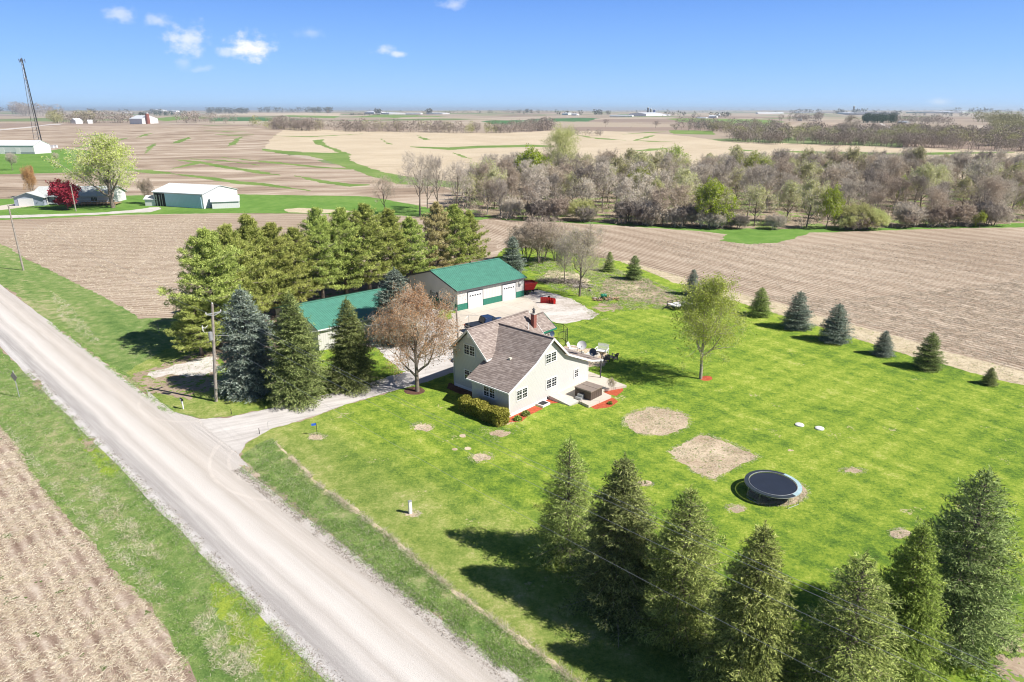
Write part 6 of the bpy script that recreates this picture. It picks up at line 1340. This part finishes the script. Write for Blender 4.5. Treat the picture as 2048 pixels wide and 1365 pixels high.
# ------------------------------------------------------------ tall grass, straw litter
def scatter(name, label, polys, n, mat, hgt_, wid, cat='grass', per=5, flat=False, world=False):
    global rng
    P = []
    for poly in polys:
        w = np.array(poly if world else [G(*p)[:2] for p in poly]); lo, hi = w.min(0), w.max(0); k = 0; out = []
        while k < n/len(polys):
            q = rng.uniform(lo, hi, (4000, 2)); q = q[(q[:, 1] > 20)]; q = q[inpoly(q, w)]; out.append(q); k += len(q)
            if len(out) > 400: break
        P.append(np.concatenate(out)[:n//len(polys)])
    P = np.concatenate(P); c = np.array([mnoise.noise(Vector((x*.8, y*.8, 5))) for x, y in P]); P = P[c > rng.uniform(-.45, .25, len(P))]
    P = np.repeat(P, per, 0)+rng.normal(size=(len(P)*per, 2))*.07; P3 = np.column_stack([P, np.full(len(P), .005 if flat else -.01)])
    if flat: P3[:, 2] += rng.uniform(0, .03, len(P3))
    D = rng.normal(size=P3.shape)*([1, 1, .12] if flat else [1.1, 1.1, .15])+([0, 0, .05] if flat else [0, 0, .6]); V, F = quads(P3, D, hgt_*rng.uniform(.5, 1.2, len(P3)), wid*rng.uniform(.6, 1.2, len(P3)), .3, .5)
    tag(link(name, mesh_np(name, V, F, [M[mat]])), label, cat, kind='stuff')
rng = np.random.default_rng(5)
VR = [(484,916),(515,890),(545,878),(566,905),(640,972),(765,1062),(905,1182),(1055,1292),(1165,1372),(1300,1500),(1150,1470),(1050,1376),(900,1259),(700,1099),(600,1014),(530,965)]
VL = [(0,705),(37,740),(82,787),(120,815),(150,848),(200,906),(238,938),(322,1027),(388,1092),(450,1154),(527,1223),(596,1304),(700,1430),(420,1450),(346,1290),(300,1214),(234,1158),(188,1094),(127,1036),(69,963),(27,890),(0,856)]
scatter('verge_grass', 'tall green ditch grass on both sides of the gravel road', [VR, VL], 46000, 'grass_tuft', .22, .022, per=4)
scatter('dry_grass', 'line of tall dead straw coloured grass along the right hand ditch', [[(548,884),(556,888),(640,966),(765,1057),(905,1175),(1055,1285),(1170,1372),(1200,1400),(1160,1380),(1047,1290),(898,1183),(758,1064),(634,974)]], 2300, 'dry_tuft', .38, .016, per=4)
scatter('dry_grass', 'scattered dead blades through the ditch grass', [VR, VL], 9000, 'dry_tuft', .2, .02, per=4)
scatter('dry_grass', 'patches of dead straw coloured grass in the left hand verge', [[(0,830),(14,850),(60,905),(110,960),(200,1060),(330,1180),(300,1190),(180,1070),(90,960),(20,880)],[(100,580),(140,610),(205,690),(190,690),(120,640)],[(410,1215),(470,1230),(540,1330),(470,1365),(420,1320),(385,1250)],[(160,950),(240,1000),(330,1120),(270,1110),(200,1030)]], 4200, 'dry_tuft', .3, .02, per=4)
scatter('corn_litter', 'pale corn stalk litter strewn over the stubble field at the lower left', [[(-60,800),(0,860),(31,890),(73,965),(131,1038),(192,1096),(238,1160),(300,1215),(346,1290),(400,1380),(420,1450),(-200,1450),(-200,800)]], 52000, 'dry_tuft', .26, .035, 'litter', per=2, flat=True)

def ell(px, py, rx, ry, k=1.12): return [(px+rx*k*math.cos(6.283*i/14), py+ry*k*math.sin(6.283*i/14)) for i in range(14)]
scatter('straw_litter', 'loose straw and dead grass over the bare patches of the lawn', [ell(1313,844,64,27), [(1330,903),(1370,882),(1402,866),(1422,869),(1474,888),(1526,914),(1484,934),(1447,952),(1430,965),(1392,949),(1356,929)], ell(1556,985,58,26)], 9000, 'dry_tuft', .16, .022, 'litter', per=3, flat=True)
scatter('straw_litter', 'loose dead grass round the small bare spots of the lawn', [ell(845,855,17,8,1.5), ell(963,915,18,9,1.5), ell(1468,1018,16,6,1.5), ell(1705,942,20,5,1.5), ell(1800,1067,16,7,1.5), ell(823,1028,12,5,1.6), ell(635,874,14,5,1.6), ell(1005,860,40,22,1.2), ell(1290,968,13,4,1.5)], 2700, 'dry_tuft', .13, .022, 'litter', per=3, flat=True)
scatter('weed_tufts', 'green weeds growing through the bare patches of the lawn', [ell(1313,844,62,26,1.), [(1340,903),(1402,872),(1515,914),(1430,958)], ell(1556,985,58,26)], 700, 'grass_tuft', .16, .03, 'weeds', per=5)

RG = [(1070,512),(1200,530),(1290,555),(1375,595),(1350,618),(1240,622),(1180,596),(1110,580),(1075,560),(1055,530)]
scatter('rough_grass', 'rough mixed grass over the uneven ground behind the gravel pad', [RG], 9000, 'grass_tuft', .3, .03, per=5)
scatter('dry_grass', 'dead bent grass over the uneven ground behind the gravel pad', [RG], 9000, 'dry_tuft', .3, .03, per=5)
scatter('dry_grass', 'dead grass and stubble along the straw strip by the young spruces', [[(1240,521),(1295,533),(1411,568),(1560,606),(1727,653),(1905,706),(2060,744),(2060,774),(1894,732),(1712,679),(1560,631),(1411,585),(1291,543)]], 12000, 'dry_tuft', .2, .025, per=4, flat=True)
scatter('field_litter', 'pale crop residue over the bare field right of the lawn', [[(1500,590),(1700,600),(2060,560),(2060,742),(1905,704),(1727,651),(1560,604)],[(1300,480),(1600,490),(2060,480),(2060,570),(1700,605),(1440,570)]], 60000, 'dry_tuft', .42, .045, 'litter', per=2, flat=True)
scatter('field_litter', 'pale crop residue over the bare field left of the pines', [[(0,485),(100,445),(420,435),(420,520),(370,620),(281,632),(199,588),(60,518)]], 30000, 'dry_tuft', .42, .05, 'litter', per=2, flat=True)
scatter('weed_tufts', 'weeds at the edges of the gravel pad and drive', [[(1100,582),(1145,594),(1175,610),(1208,630),(1190,645),(1160,650),(1180,632),(1160,612),(1130,598)],[(290,735),(430,700),(445,780),(300,775)]], 1500, 'grass_tuft', .14, .03, 'weeds', per=5)

scatter('verge_grass', 'weeds creeping over the edges of the gravel road', [[rd(-90,rw0-.5), rd(0,rw0-.5), rd(0,rw0+.35), rd(-90,rw0+.35)], [rd(-110,rw1-.3), rd(-66,rw1-.3), rd(-66,rw1+.6), rd(-110,rw1+.6)], [rd(-51,rw1-.3), rd(0,rw1-.3), rd(0,rw1+.6), rd(-51,rw1+.6)]], 7500, 'grass_tuft', .16, .03, 'weeds', per=5, world=True)
scatter('loose_gravel', 'loose pale stones thrown onto the shoulders of the road', [[rd(-90,rw0-.45), rd(0,rw0-.45), rd(0,rw0+.8), rd(-90,rw0+.8)], [rd(-51,rw1-.8), rd(0,rw1-.8), rd(0,rw1+.4), rd(-51,rw1+.4)]], 16000, 'palebark', .07, .06, 'gravel', per=2, flat=True, world=True)

# ------------------------------------------------------------ haze over the plain
hz = MB().box(-36000, 36000, -3000, 36000, -22, 84).build('haze', plain('tmp', (1,1,1)))
hm = bpy.data.materials.new('haze_air'); hm.use_nodes = True; ht_ = hm.node_tree; ht_.nodes.clear(); ho = ht_.nodes.new('ShaderNodeOutputMaterial'); hv = ht_.nodes.new('ShaderNodeVolumePrincipled')
hv.inputs['Color'].default_value = (.72,.86,1,1); hv.inputs['Density'].default_value = .00007; hv.inputs['Anisotropy'].default_value = .2; ht_.links.new(hv.outputs[0], ho.inputs['Volume'])
hz.data.materials[0] = hm; tag(hz, kind='stuff')
